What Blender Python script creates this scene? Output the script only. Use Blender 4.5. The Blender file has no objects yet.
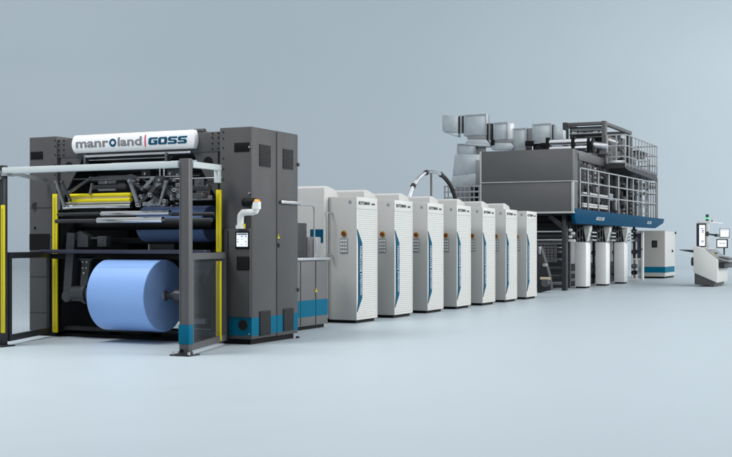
import bpy, bmesh, math, random
from mathutils import Vector, Matrix
random.seed(7)
scene = bpy.context.scene
COL = scene.collection
PI = math.pi

# ------------------------------------------------------------------ survey
# The press runs along +X (away, to the right), its width along +Y (to the left).
# Camera stands at the origin, 1.4 m up; sight() turns a survey bearing taken from
# the photograph into a point on a known plane of the machine.
F, TH, EYE, HOR, CXP = 1160.0, math.radians(25.5), 1.4, 244.0, 366.0
cT, sT = math.cos(TH), math.sin(TH)
def _ray(px, py):
    X = px - CXP
    return (F*cT + X*sT, F*sT - X*cT, -(py - HOR))
def onX(px, py, x):
    r = _ray(px, py); t = x/r[0]; return (x, r[1]*t, EYE + r[2]*t)
def onY(px, py, y):
    r = _ray(px, py); t = y/r[1]; return (r[0]*t, y, EYE + r[2]*t)
def yX(px, x): return onX(px, HOR, x)[1]
def xY(px, y): return onY(px, HOR, y)[0]

# ------------------------------------------------------------------ materials
MATS = {}
def mat(name, col, rough=0.5, metal=0.0, var=0.06, scale=3.0, bump=0.0, coat=0.0, emit=None, estr=1.0, alpha=None, spec=0.5):
    if name in MATS: return MATS[name]
    m = bpy.data.materials.new(name); m.use_nodes = True
    nt = m.node_tree; b = nt.nodes['Principled BSDF']
    b.inputs['Roughness'].default_value = rough
    b.inputs['Metallic'].default_value = metal
    b.inputs['Coat Weight'].default_value = coat
    b.inputs['Specular IOR Level'].default_value = spec
    tc = nt.nodes.new('ShaderNodeTexCoord')
    n = nt.nodes.new('ShaderNodeTexNoise'); n.inputs['Scale'].default_value = scale; n.inputs['Detail'].default_value = 5
    nt.links.new(tc.outputs['Object'], n.inputs['Vector'])
    mr = nt.nodes.new('ShaderNodeMapRange')
    mr.inputs['From Min'].default_value = .3; mr.inputs['From Max'].default_value = .7
    mr.inputs['To Min'].default_value = 1-var; mr.inputs['To Max'].default_value = 1+var
    nt.links.new(n.outputs['Fac'], mr.inputs['Value'])
    vm = nt.nodes.new('ShaderNodeVectorMath'); vm.operation = 'SCALE'; vm.inputs[0].default_value = col
    nt.links.new(mr.outputs['Result'], vm.inputs['Scale'])
    nt.links.new(vm.outputs['Vector'], b.inputs['Base Color'])
    n2 = nt.nodes.new('ShaderNodeTexNoise'); n2.inputs['Scale'].default_value = scale*9; n2.inputs['Detail'].default_value = 3
    nt.links.new(tc.outputs['Object'], n2.inputs['Vector'])
    m2 = nt.nodes.new('ShaderNodeMapRange'); m2.inputs['To Min'].default_value = max(.02, rough-.06); m2.inputs['To Max'].default_value = rough+.06
    nt.links.new(n2.outputs['Fac'], m2.inputs['Value']); nt.links.new(m2.outputs['Result'], b.inputs['Roughness'])
    if bump:
        bp = nt.nodes.new('ShaderNodeBump'); bp.inputs['Strength'].default_value = bump; bp.inputs['Distance'].default_value = .01
        nt.links.new(n2.outputs['Fac'], bp.inputs['Height']); nt.links.new(bp.outputs['Normal'], b.inputs['Normal'])
    if emit:
        b.inputs['Emission Color'].default_value = (*emit, 1); b.inputs['Emission Strength'].default_value = estr
    if alpha is not None: b.inputs['Alpha'].default_value = alpha
    MATS[name] = m; return m

M_FLOOR = mat('backdrop_paint', (.50, .575, .622), .45, var=.012, scale=.15, spec=.25)
M_DARK = mat('dark_grey_enamel', (.077, .076, .078), .45, var=.07, scale=1.5, spec=.3)
M_POST = mat('grey_post_enamel', (.092, .090, .093), .45, var=.05)
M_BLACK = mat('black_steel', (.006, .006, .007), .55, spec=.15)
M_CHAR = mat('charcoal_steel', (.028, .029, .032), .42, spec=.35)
M_IRON = mat('iron_grey_steel', (.16, .165, .175), .35, metal=.6, var=.12)
M_STRIPE = mat('petrol_blue_stripe', (.0, .12, .21), .5, var=.04, spec=.1)
M_GRIP = mat('grip_blue', (.0, .08, .155), .5, var=.04, spec=.1)
M_NAVY = mat('deep_blue_stripe', (.0, .07, .14), .5, var=.04, spec=.1)
M_YEL = mat('yellow_guard_paint', (.74, .62, .01), .45, spec=.25, var=.06)
M_ORANGE = mat('amber_lens', (.85, .33, .01), .3)
M_CHROME = mat('chrome_roller', (.78, .78, .8), .16, metal=1.0, var=.04)
M_STEEL = mat('brushed_steel', (.55, .56, .58), .34, metal=.9, var=.08)
M_ALU = mat('pale_aluminium_profile', (.66, .72, .72), .4, metal=.15, var=.03)
M_RAIL = mat('galvanised_rail', (.36, .375, .39), .38, metal=.4, var=.12)
M_WHITE = mat('white_enamel', (.84, .84, .83), .34, var=.02)
M_SLAT = mat('white_slat_panel', (.63, .635, .61), .42, var=.02)
M_UNIT = mat('light_grey_enamel', (.47, .47, .455), .45, var=.03, scale=1.2)
M_HOOD = mat('light_grey_hood', (.54, .54, .525), .45, var=.03, scale=1.2)
M_PILLAR = mat('lit_white_pillar', (.86, .86, .85), .3, var=.02)  # brighter than the unit enamel, standing in for local light on the pillars
M_HOUSE = mat('house_grey_enamel', (.098, .098, .100), .5, var=.05, scale=.6)
M_SEAM = mat('pale_seam_trim', (.42, .43, .43), .4)
M_CANOPY = mat('canopy_blue', (.0, .052, .115), .5, var=.05, spec=.06)
M_DUCT = mat('galvanised_duct', (.44, .49, .52), .42, metal=.3, var=.09, scale=5)
M_DUCTF = mat('duct_flange_metal', (.33, .37, .40), .4, metal=.4, var=.15)
M_DUCTL = mat('lit_duct_face', (.75, .78, .8), .35, metal=.2)  # paler copy of the duct metal, so one right face looks lit
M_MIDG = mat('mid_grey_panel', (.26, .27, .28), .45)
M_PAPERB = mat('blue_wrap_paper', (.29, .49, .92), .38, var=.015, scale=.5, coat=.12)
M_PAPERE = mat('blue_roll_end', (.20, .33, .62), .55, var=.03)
M_UPROLL = mat('deep_blue_web', (.24, .38, .72), .4, var=.04)
M_SCREEN = mat('lit_screen', (.8, .82, .85), .3, emit=(.85, .9, 1), estr=.55)
M_INK = mat('screen_ink', (.12, .16, .28), .5)
M_LOGOG = mat('logo_grey', (.20, .20, .22), .5)
M_LOGOB = mat('logo_blue', (.0, .07, .14), .5, spec=.2)
M_LOGOR = mat('logo_red', (.62, .02, .11), .5)
M_BEIGE = mat('beige_enamel', (.6, .5, .36), .4)
M_GREEN = mat('green_lamp', (.05, .6, .2), .3, emit=(.1, .9, .3), estr=.6)
M_RUB = mat('black_rubber', (.02, .02, .02), .7)
M_TITAN = mat('taupe_enamel', (.40, .395, .375), .42, var=.03)
def brushed_banner():
    return mat('banner_white', (.85, .86, .87), .35, var=.01)
M_BAN = brushed_banner()
M_PLEXI = mat('smoked_plexiglass', (.05, .055, .06), .12, alpha=.42, var=.1, spec=.3)
M_GLASS = mat('clear_door_glass', (.62, .68, .74), .08, alpha=.35)
def meshmat():
    m = bpy.data.materials.new('perforated_sheet'); m.use_nodes = True
    nt = m.node_tree; b = nt.nodes['Principled BSDF']
    b.inputs['Base Color'].default_value = (.09, .09, .095, 1); b.inputs['Roughness'].default_value = .5
    tc = nt.nodes.new('ShaderNodeTexCoord'); vo = nt.nodes.new('ShaderNodeTexVoronoi')
    vo.inputs['Scale'].default_value = 70; vo.inputs['Randomness'].default_value = 0
    nt.links.new(tc.outputs['Object'], vo.inputs['Vector'])
    cm = nt.nodes.new('ShaderNodeMath'); cm.operation = 'GREATER_THAN'; cm.inputs[1].default_value = .62
    nt.links.new(vo.outputs['Distance'], cm.inputs[0]); nt.links.new(cm.outputs[0], b.inputs['Alpha'])
    return m
M_PERF = meshmat()

def wound(m):
    nt = m.node_tree; b = nt.nodes['Principled BSDF']; tc = nt.nodes.new('ShaderNodeTexCoord')
    wv = nt.nodes.new('ShaderNodeTexWave'); wv.wave_type = 'RINGS'; wv.rings_direction = 'Y'; wv.inputs['Scale'].default_value = 9; wv.inputs['Distortion'].default_value = .6; wv.inputs['Detail'].default_value = 4
    nt.links.new(tc.outputs['Object'], wv.inputs['Vector'])
    bp = nt.nodes.new('ShaderNodeBump'); bp.inputs['Strength'].default_value = .25; bp.inputs['Distance'].default_value = .004
    nt.links.new(wv.outputs['Fac'], bp.inputs['Height']); nt.links.new(bp.outputs['Normal'], b.inputs['Normal'])
wound(M_PAPERE)

# ------------------------------------------------------------------ mesh builder
class MB:
    def __init__(s): s.bm = bmesh.new()
    def box(s, x0, x1, y0, y1, z0, z1, bev=0.0, seg=2):
        if x0 > x1: x0, x1 = x1, x0
        if y0 > y1: y0, y1 = y1, y0
        if z0 > z1: z0, z1 = z1, z0
        r = bmesh.ops.create_cube(s.bm, size=1.0)
        for v in r['verts']:
            v.co = Vector(((x0+x1)/2 + v.co.x*(x1-x0), (y0+y1)/2 + v.co.y*(y1-y0), (z0+z1)/2 + v.co.z*(z1-z0)))
        if bev:
            es = {e for v in r['verts'] for e in v.link_edges}
            bmesh.ops.bevel(s.bm, geom=list(es), offset=bev, segments=seg, affect='EDGES', profile=.5)
        return s
    def cyl(s, p0, p1, r, r2=None, seg=24, caps=True):
        p0, p1 = Vector(p0), Vector(p1); d = p1-p0
        rot = d.to_track_quat('Z', 'Y').to_matrix().to_4x4()
        M = Matrix.Translation((p0+p1)/2) @ rot
        bmesh.ops.create_cone(s.bm, cap_ends=caps, segments=seg, radius1=r, radius2=r if r2 is None else r2, depth=d.length, matrix=M)
        return s
    def bar(s, p0, p1, w, t, up=(0, 0, 1)):
        """square bar from p0 to p1, w across, t along 'up'"""
        p0, p1 = Vector(p0), Vector(p1); d = (p1-p0).normalized(); u = Vector(up)
        sd = d.cross(u).normalized(); u = sd.cross(d).normalized()
        vs = []
        for p in (p0, p1):
            for a, b in ((-1, -1), (1, -1), (1, 1), (-1, 1)):
                vs.append(s.bm.verts.new(p + sd*a*w/2 + u*b*t/2))
        f = [(0, 1, 2, 3), (7, 6, 5, 4), (0, 4, 5, 1), (1, 5, 6, 2), (2, 6, 7, 3), (3, 7, 4, 0)]
        for q in f: s.bm.faces.new([vs[i] for i in q])
        return s
    def prism(s, pts, vec, bev=0.0):
        """closed polygon of 3-D points pushed along vec"""
        vec = Vector(vec)
        a = [s.bm.verts.new(Vector(p)) for p in pts]; b = [s.bm.verts.new(Vector(p)+vec) for p in pts]
        n = len(a); s.bm.faces.new(a); s.bm.faces.new(b[::-1])
        for i in range(n): s.bm.faces.new([a[i], b[i], b[(i+1) % n], a[(i+1) % n]])
        if bev:
            es = {e for v in a+b for e in v.link_edges}
            bmesh.ops.bevel(s.bm, geom=list(es), offset=bev, segments=2, affect='EDGES', profile=.5)
        return s
    def tube(s, pts, r, seg=14):
        pts = [Vector(p) for p in pts]; rings = []
        up = Vector((0, 0, 1)); prev = None
        for i, p in enumerate(pts):
            d = (pts[min(i+1, len(pts)-1)] - pts[max(i-1, 0)]).normalized()
            if prev is None:
                a = d.cross(up)
                if a.length < .05: a = d.cross(Vector((0, 1, 0)))
                a.normalize()
            else:
                a = (prev - d*prev.dot(d)).normalized()
            prev = a; b = d.cross(a)
            rings.append([s.bm.verts.new(p + (a*math.cos(2*PI*k/seg) + b*math.sin(2*PI*k/seg))*r) for k in range(seg)])
        for A, B in zip(rings, rings[1:]):
            for k in range(seg): s.bm.faces.new([A[k], A[(k+1) % seg], B[(k+1) % seg], B[k]])
        s.bm.faces.new(rings[0][::-1]); s.bm.faces.new(rings[-1])
        return s
    def disc_grille(s, c, r, axis='x', n=3):
        return s

def origin_of(o):
    v = Vector((0, 0, 0))
    while o: v += o.location; o = o.parent
    return v
def obj(name, mb, m, parent=None, smooth=35, loc=None):
    bm = mb.bm
    org = origin_of(parent) if parent else Vector(loc or (0, 0, 0))
    bmesh.ops.recalc_face_normals(bm, faces=bm.faces)
    bmesh.ops.translate(bm, verts=bm.verts, vec=-org)
    me = bpy.data.meshes.new(name); bm.to_mesh(me); bm.free()
    me.materials.append(m)
    if smooth:
        for p in me.polygons: p.use_smooth = True
        me.set_sharp_from_angle(angle=math.radians(smooth))
    o = bpy.data.objects.new(name, me); COL.objects.link(o)
    if parent: o.parent = parent
    elif loc: o.location = loc
    return o
def tag(o, label=None, cat=None, group=None, kind=None):
    if label: o['label'] = label
    if cat: o['category'] = cat
    if group: o['group'] = group
    if kind: o['kind'] = kind
    return o
def thing(name, loc, label, cat, group=None):
    o = bpy.data.objects.new(name, None); o.empty_display_size = .2; COL.objects.link(o); o.location = loc
    return tag(o, label, cat, group)
def copy_tree(o, parent=None):
    c = o.copy(); COL.objects.link(c); c.parent = parent
    for ch in list(o.children): copy_tree(ch, c)
    return c
def text_bm(s, size, place, weight=0.0, cuts=0, width=None, spacing=1.0):
    """text outline as mesh; place(u,v) -> world point on the surface it is printed on"""
    cu = bpy.data.curves.new('t', 'FONT'); cu.body = s; cu.size = size; cu.offset = weight; cu.space_character = spacing
    cu.resolution_u = 4
    to = bpy.data.objects.new('t', cu); COL.objects.link(to)
    bpy.context.view_layer.update()
    me = bpy.data.meshes.new_from_object(to.evaluated_get(bpy.context.evaluated_depsgraph_get()))
    bpy.data.objects.remove(to); bpy.data.curves.remove(cu)
    mb = MB(); mb.bm.from_mesh(me); bpy.data.meshes.remove(me)
    xs = [v.co.x for v in mb.bm.verts]; k = 1.0
    x0 = min(xs); w = max(xs)-x0
    if width: k = width/w
    if cuts:
        ys = [v.co.y for v in mb.bm.verts]; lo, hi = min(ys), max(ys)
        for i in range(1, cuts):
            y = lo+(hi-lo)*i/cuts
            g = list(mb.bm.verts)+list(mb.bm.edges)+list(mb.bm.faces)
            bmesh.ops.bisect_plane(mb.bm, geom=g, plane_co=(0, y, 0), plane_no=(0, 1, 0))
    for v in mb.bm.verts: v.co = Vector(place((v.co.x-x0)*k, v.co.y))
    return mb

# ================================================================== SETTING
def backdrop():
    d0, R, top, W = 66.0, 14.0, 46.0, 120.0
    def pt(u, d, z): return Vector((d*cT + u*sT, d*sT - u*cT, z))
    fl = MB(); a = [fl.bm.verts.new(pt(u, d, 0)) for u, d in ((-W, -40), (W, -40), (W, d0), (-W, d0))]
    fl.bm.faces.new(a)
    tag(obj('floor', fl, M_FLOOR, smooth=0), kind='structure')
    w = MB(); prof = [(d0, 0)]
    N = 48
    for i in range(1, N+1):
        t = i/N*PI/2; prof.append((d0+R*math.sin(t), R-R*math.cos(t)))
    prof.append((d0+R, top))
    rows = [[w.bm.verts.new(pt(u, d, z)) for u in (-W, W)] for d, z in prof]
    for A, B in zip(rows, rows[1:]): w.bm.faces.new([A[0], A[1], B[1], B[0]])
    tag(obj('backdrop', w, M_FLOOR, smooth=60), kind='structure')
backdrop()

# ================================================================== UNWINDER
XF = 13.83          # front plane of the two towers
XB = 15.163
Y0, Y1 = 8.355, 8.875      # right tower
Y2, Y3 = 11.78, 12.315     # left tower
HT = 3.03
un = thing('paper_unwinder', (XF, 10.3, 0), 'tall dark grey paper unwinder with white lettered banner at the near end of the press', 'printing machine')

def tower(y0, y1, label=None):
    b = MB(); b.box(XF, XB, y0, y1, .075, HT, .012)
    t = obj('tower', b, M_DARK, un)
    if label: t['label'] = label
    p = MB(); p.box(XF+.06, XB-.05, y0+.05, y1-.03, 0, .08)
    obj('plinth', p, M_BLACK, t)
    return t
tr = tower(Y0, Y1, 'right dark grey tower with two doors and vents')
tl = tower(Y2, Y3, 'left dark grey tower with slot and black recess')
# blue stripe: wraps front and right flank
b = MB(); b.prism([(XF-.004, Y0-.004, .125), (XB-.01, Y0-.004, .125), (XB-.01, Y0+.002, .125), (XF+.002, Y0+.002, .125), (XF+.002, Y1-.01, .125), (XF-.004, Y1-.01, .125)], (0, 0, .25))
obj('blue_stripe', b, M_STRIPE, tr)
def flank(px0, py0, px1, py1, d=.006, y=Y0):
    a, c = onY(px0, py0, y), onY(px1, py1, y)
    return a[0], c[0], y-d, y+.01, c[2], a[2]
def front(px0, py0, px1, py1, d=.006, x=XF):
    a, c = onX(px0, py0, x), onX(px1, py1, x)
    return x-d, x+.01, c[1], a[1], c[2], a[2]
# door seams on the flank
xs = xY(276.6, Y0)
b = MB(); b.box(xs-.005, xs+.005, Y0-.006, Y0+.01, .08, HT-.02); obj('door_seam', b, M_BLACK, tr)
b = MB(); b.box(XF+.03, xs-.012, Y0-.003, Y0+.01, .1, HT-.03, .002); obj('door', b, M_DARK, tr)
b = MB(); b.box(xs+.012, XB-.03, Y0-.003, Y0+.01, .1, HT-.03, .002); d2 = obj('door', b, M_DARK, tr)
def vent(args, horizontal=True, n=12, m=M_BLACK):
    x0, x1, y0, y1, z0, z1 = args
    v = MB(); v.box(x0, x1, y0, y1, z0, z1, .003)
    o = obj('vent', v, M_BLACK, tr)
    s = MB(); thinx = (x1-x0) < .03
    k = n
    for i in range(k):
        z = z0 + (z1-z0)*(i+.5)/k
        if thinx: s.box(x0-.004, x0+.002, y0+.02, y1-.02, z-.005, z+.005)
        else: s.box(x0+.02, x1-.02, y0-.004, y0+.002, z-.005, z+.005)
    obj('louvre', s, M_CHAR, o)
vent(flank(258.9, 144, 270.5, 167.7)); vent(flank(282.4, 148.6, 293, 170.2))
# lower vents
for a in ((258.9, 311.5, 270.2, 334.6), (282.6, 309, 293, 330)):
    x0, x1, y0, y1, z0, z1 = flank(*a, d=.012); vent((x0, x1, y0, y1, z0, z1), n=16)
# slot in the tower fronts
for a, tw in (((234.3, 143, 249.5, 151.6), tr), ((30.7, 152, 43, 159.2), tl)):
    v = MB(); v.box(*front(*a), .003); obj('slot', v, M_BLACK, tw)
v = MB(); v.box(*front(29.6, 234, 50, 250, d=.005)); obj('recess', v, M_BLACK, tl)
v = MB(); v.cyl(onX(35.5, 206, XF+.01), onX(35.5, 206, XF-.012), .055); obj('round_grille', v, M_CHAR, tl)
v = MB(); v.cyl(onX(35, 228, XF+.01), onX(35, 228, XF-.012), .018); obj('lock', v, M_BLACK, tl)
v = MB()
for z in (.35, .9, 1.5, 1.95): v.box(XF-.004, XF+.005, Y2+.05, Y3-.02, z-.003, z+.003)
obj('panel_seam', v, M_BLACK, tl)
# door handle rail and lamp rail on flank
v = MB(); x0 = xY(279, Y0); x1 = xY(298, Y0); v.box(x0, x1+.03, Y0-.05, Y0-.02, 1.985, 2.03, .006)
for x in (x0+.06, x1-.06): v.box(x-.015, x+.015, Y0-.03, Y0, 1.995, 2.02)
obj('handle', v, M_STEEL, d2)
# warning triangle
def triangle(x, z, r, y, parent):
    v = MB(); v.prism([(x-r, y-.005, z-r*.8), (x+r, y-.005, z-r*.8), (x, y-.005, z+r)], (0, .004, 0)); o = obj('warning_sign', v, M_YEL, parent)
    v = MB(); v.box(x-r*.12, x+r*.12, y-.008, y-.004, z-r*.35, z+r*.45); v.box(x-r*.12, x+r*.12, y-.008, y-.004, z-r*.65, z-r*.48)
    obj('bolt_mark', v, M_BLACK, o)
triangle(xY(278.3, Y0), onY(278.3, 236.5, Y0)[2], .035, Y0-.002, tr)
v = MB(); p = onY(278.3, 246, Y0); v.box(p[0]-.03, p[0]+.03, Y0-.008, Y0, p[2]-.02, p[2]+.04, .004); obj('door_latch', v, M_BLACK, d2)
for py in (193, 286, 334, 147): 
    v = MB(); p = onX(251.3, py, XF); v.cyl((XF+.01, Y0+.03, p[2]), (XF-.016, Y0+.03, p[2]), .014, seg=12); obj('screw_cap', v, M_STEEL, tr)
for py in (165, 290, 338):
    v = MB(); p = onY(298.5, py, Y0); v.box(XB-.03, XB+.02, Y0-.02, Y0+.02, p[2]-.02, p[2]+.03, .004); obj('hinge', v, M_CHAR, tr)

# operator box on the right tower front
b = MB(); zt = onX(240, 228.5, XF-.03)[2]
b.box(XF-.03, XF-.0045, Y0+.008, Y1-.085, .385, zt, .006); ob = obj('control_box', b, M_DARK, un)
s0 = onX(235.6, 231.6, XF-.03); s1 = onX(249.8, 248.8, XF-.03)
b = MB(); b.box(XF-.042, XF-.028, s1[1], s0[1], s1[2], s0[2], .004); bz = obj('screen_bezel', b, M_BLACK, ob)
b = MB(); iy0, iy1, iz0, iz1 = s1[1]+.025, s0[1]-.025, s1[2]+.03, s0[2]-.02
b.box(XF-.046, XF-.041, iy0, iy1, iz0, iz1); obj('screen', b, M_SCREEN, bz)
b = MB()
b.box(XF-.049, XF-.045, iy0+.005, iy1-.005, iz1-.025, iz1-.008)
for i in range(4):
    for j in range(3):
        if (i+j) % 3 == 2: continue
        yy = iy0+.02+j*(iy1-iy0-.05)/2; zz = iz0+.025+i*.036
        b.box(XF-.049, XF-.045, yy, yy+.018, zz, zz+.008+.006*(i % 2))
obj('screen_ink', b, M_INK, bz)
g0 = onX(237, 256.5, XF-.03); g1 = onX(250, 270, XF-.03)
b = MB(); b.box(XF-.042, XF-.028, g1[1], g0[1], g1[2], g0[2], .006); gr = obj('speaker_grille', b, M_BLACK, ob)
b = MB()
for i in range(9):
    z = g1[2]+.02+i*(g0[2]-g1[2]-.04)/8; b.box(XF-.045, XF-.04, g1[1]+.02, g0[1]-.02, z-.003, z+.003)
obj('grille_bar', b, M_CHAR, gr)
c = onX(243.3, 325, XF-.004)
b = MB(); b.cyl((XF+.01, c[1], c[2]), (XF-.02, c[1], c[2]), .075, seg=8); fg = obj('fan_grille', b, M_CHAR, tr)
b = MB()
for r_ in (.06, .042, .024):
    for k in range(16):
        a0, a1 = k*PI/8, (k+1)*PI/8
        b.bar((XF-.022, c[1]+r_*math.cos(a0), c[2]+r_*math.sin(a0)), (XF-.022, c[1]+r_*math.cos(a1), c[2]+r_*math.sin(a1)), .005, .008, up=(1, 0, 0))
obj('fan_ring', b, M_BLACK, fg)
# tow button
# white elbow pipe + horn with amber cap
e = [onX(px, py, XF-.06) for px, py in ((240.5, 228), (240.5, 220), (240.8, 215.5), (243, 212.6), (247, 212.2), (252, 212.2), (255.5, 211), (256.6, 208), (256.6, 204))]
# smooth the elbow
pts = []
for i in range(len(e)-1):
    for t in (0, .5): pts.append(Vector(e[i]).lerp(Vector(e[i+1]), t))
pts.append(Vector(e[-1]))
b = MB(); b.tube(pts, .047, 18); b.cyl(Vector(e[0])-Vector((0, 0, .01)), Vector(e[0])+Vector((0, 0, .04)), .066); b.cyl(Vector(e[-1])-Vector((0, 0, .07)), Vector(e[-1])+Vector((0, 0, .03)), .06)
ep = obj('elbow_arm', b, M_WHITE, un)
h0 = Vector(onX(245, 202.5, XF-.06)); h1 = Vector(onX(255.5, 202, XF-.06))
b = MB(); b.cyl(h0, h1, .055); b.cyl(h0+Vector((0, .0, 0)), h0+Vector((0, .02, 0)), .062); horn = obj('beacon_body', b, M_BLACK, ep)
b = MB(); b.cyl(h1, h1+Vector((0, -.055, 0)), .042, .034); obj('beacon_lens', b, M_ORANGE, ep)
b = MB(); p = onX(244.5, 226, XF-.06); b.box(XF-.08, XF-.05, p[1]-.01, p[1]+.012, p[2]-.03, p[2]+.03, .003); obj('key_tag', b, M_YEL, ep)

# cross head between the towers
zb = onX(200, 153.5, XF)[2]
b = MB(); b.box(XF+.02, XB-.1, Y1+.002, Y2-.002, 2.70, 2.985, .01); ch = obj('cross_head', b, M_DARK, un)
for px in (107, 188):
    p = onX(px, 133, XF+.2); b = MB(); b.box(XF+.15, XF+.5, p[1]-.15, p[1]+.15, 2.98, 3.045, .01); obj('lifting_lug', b, M_DARK, ch)
b = MB(); p = onX(199.5, 128, XF+.1); b.cyl((XF+.1, p[1]+.09, 3.0), (XF+.1, p[1]-.09, 3.0), .045); obj('eye_roller', b, M_CHAR, ch)
def bolt(c, r, h, m, parent):
    b = MB(); b.cyl((c[0]+h, c[1], c[2]), (c[0]-h, c[1], c[2]), r, seg=10); obj('bolt', b, m, parent)
for y in (Y1+.03, Y1+.13, Y2-.03, Y2-.12):
    for z in (2.74, 2.82, 2.9, 2.96): bolt((XF+.018, y, z), .010, .01, M_BLACK, ch)
for y, tw in ((Y1-.06, tr), (Y2+.03, tl)):
    for z in (2.3, 2.45, 2.6, 2.75, 2.88, 2.97): bolt((XF+.001, y, z), .010, .008, M_BLACK, tw)
# banner, curved plate
ya, yb = 11.41, 9.262
zc0, zc1 = 2.757, 3.02
def surf(z, d=0.0):
    t = (z-(zc0+zc1)/2)/((zc1-zc0)/2); t = max(-1, min(1, t))
    return 13.80 - .05*math.sqrt(max(0, 1-t*t*.92)) - d
b = MB(); N = 20; rows = []
for i in range(N+1):
    z = zc0+(zc1-zc0)*i/N
    t = (z-(zc0+zc1)/2)/((zc1-zc0)/2)
    inn = .035*(t*t)           # the ends of the plate are bowed
    rows.append([b.bm.verts.new((surf(z), ya+.02-inn, z)), b.bm.verts.new((surf(z), yb-.02+inn, z)), b.bm.verts.new((13.852, yb-.02+inn, z)), b.bm.verts.new((13.852, ya+.02-inn, z))])
for A, B in zip(rows, rows[1:]):
    for k in range(4): b.bm.faces.new([A[k], A[(k+1) % 4], B[(k+1) % 4], B[k]])
b.bm.faces.new(rows[0]); b.bm.faces.new(rows[-1][::-1])
ban = obj('banner', b, M_BAN, ch); ban['label'] = 'curved white banner reading manroland GOSS'
def on_banner(px, z0):     # printing starts at the given bearing
    ys = yX(px, 13.73)
    return lambda u, v: (surf(z0+v, .004), ys-u, z0+v)
base = 2.835
# 'manroland' : three runs so that the o can be blue and bold
def run(s, pxa, pxb, m, size=.178, wt=.0, z=base):
    w = yX(pxa, 13.73)-yX(pxb, 13.73)
    mb = text_bm(s, size, on_banner(pxa, z), weight=wt, cuts=10, width=w)
    obj('lettering', mb, m, ban)
run('manr', 75.0, 107.6, M_LOGOG, wt=.0045)
# bold ring o
def ring(px, zc, ro, ri, m, sq=1.0):
    yc = yX(px, 13.73); mb = MB(); n = 40; A = []; B = []
    for k in range(n):
        a = 2*PI*k/n
        for L, r in ((A, ro), (B, ri)):
            z = zc+r*math.sin(a)*sq; L.append(mb.bm.verts.new((surf(z, .004), yc-r*math.cos(a), z)))
    for k in range(n): mb.bm.faces.new([A[k], A[(k+1) % n], B[(k+1) % n], B[k]])
    obj('lettering', mb, m, ban)
ring(111.9, base+.050, .064, .031, M_LOGOB, .92)
run('land', 116.8, 140.8, M_LOGOG, wt=.0045)
y = yX(144.3, 13.73); b = MB()
for i in range(10):
    z0_, z1_ = base-.03+i*.0175, base-.03+(i+1)*.0175
    vs = [b.bm.verts.new((surf(zz, .004), yy, zz)) for yy, zz in ((y+.010, z0_), (y-.010, z0_), (y-.010, z1_), (y+.010, z1_))]
    b.bm.faces.new(vs)
obj('lettering_bar', b, M_LOGOR, ban)
# GOSS in wide block letters, strokes drawn as butted rectangles (u 0..1, v 0..1)
GL = {'G': [(0, .1, .32, .9), (.32, 0, 1, .25), (.1, 0, .32, .1), (.32, .75, 1, 1), (.1, .9, .32, 1), (.68, .25, 1, .6), (.5, .42, .68, .6)],
      'O': [(0, .1, .32, .9), (.68, .1, 1, .9), (.32, 0, .68, .25), (.1, 0, .32, .1), (.68, 0, .9, .1), (.32, .75, .68, 1), (.1, .9, .32, 1), (.68, .9, .9, 1)],
      'S': [(0, .0, .68, .24), (.68, .1, 1, .48), (.68, 0, .9, .1), (.32, .40, .68, .60), (0, .52, .32, .9), (.1, .9, .32, 1), (.32, .76, 1, 1), (.68, .48, .9, .60), (.1, .40, .32, .52)]}
gy0, gy1 = yX(147.8, 13.74), yX(187, 13.74); wl = (gy0-gy1)/4
b = MB()
for i, chx in enumerate('GOSS'):
    for (u0, v0, u1, v1) in GL[chx]:
        lean = .018
        def P(u, v):
            z = base-.006+v*.105
            return (surf(z, .004), gy0 - i*wl - u*wl*.92 - v*lean*.6, z)
        n = max(1, int((v1-v0)/.1))
        for j in range(n):
            a0, a1 = v0+(v1-v0)*j/n, v0+(v1-v0)*(j+1)/n
            b.bm.faces.new([b.bm.verts.new(P(*q)) for q in ((u0, a0), (u1, a0), (u1, a1), (u0, a1))])
obj('lettering', b, M_LOGOB, ban)

# interior: side plates, back plates, floor tray
def ipart(name, b, m, parent=un): return obj(name, b, m, parent)
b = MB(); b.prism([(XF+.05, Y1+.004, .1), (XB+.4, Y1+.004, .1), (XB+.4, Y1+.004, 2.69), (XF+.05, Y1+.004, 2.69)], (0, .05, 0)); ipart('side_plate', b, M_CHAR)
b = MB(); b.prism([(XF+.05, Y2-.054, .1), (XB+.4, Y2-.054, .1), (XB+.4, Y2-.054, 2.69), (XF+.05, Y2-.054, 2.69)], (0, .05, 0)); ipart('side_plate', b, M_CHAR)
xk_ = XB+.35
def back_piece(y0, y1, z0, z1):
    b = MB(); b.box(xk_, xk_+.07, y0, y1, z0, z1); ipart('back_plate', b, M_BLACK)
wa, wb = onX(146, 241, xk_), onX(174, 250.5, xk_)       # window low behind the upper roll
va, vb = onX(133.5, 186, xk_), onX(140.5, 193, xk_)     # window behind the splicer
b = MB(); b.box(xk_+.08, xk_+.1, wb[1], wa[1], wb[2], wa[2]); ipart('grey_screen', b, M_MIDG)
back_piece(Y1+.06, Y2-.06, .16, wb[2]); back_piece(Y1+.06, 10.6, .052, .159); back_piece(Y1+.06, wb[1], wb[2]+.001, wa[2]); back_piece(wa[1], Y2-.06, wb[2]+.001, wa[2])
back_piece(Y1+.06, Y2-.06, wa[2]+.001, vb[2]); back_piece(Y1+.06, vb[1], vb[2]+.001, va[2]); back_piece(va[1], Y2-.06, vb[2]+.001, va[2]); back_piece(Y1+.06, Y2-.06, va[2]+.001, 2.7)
b = MB(); b.box(XF+.1, XB+.3, Y1+.06, Y2-.06, .0, .05); ipart('base_tray', b, M_BLACK)
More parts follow.
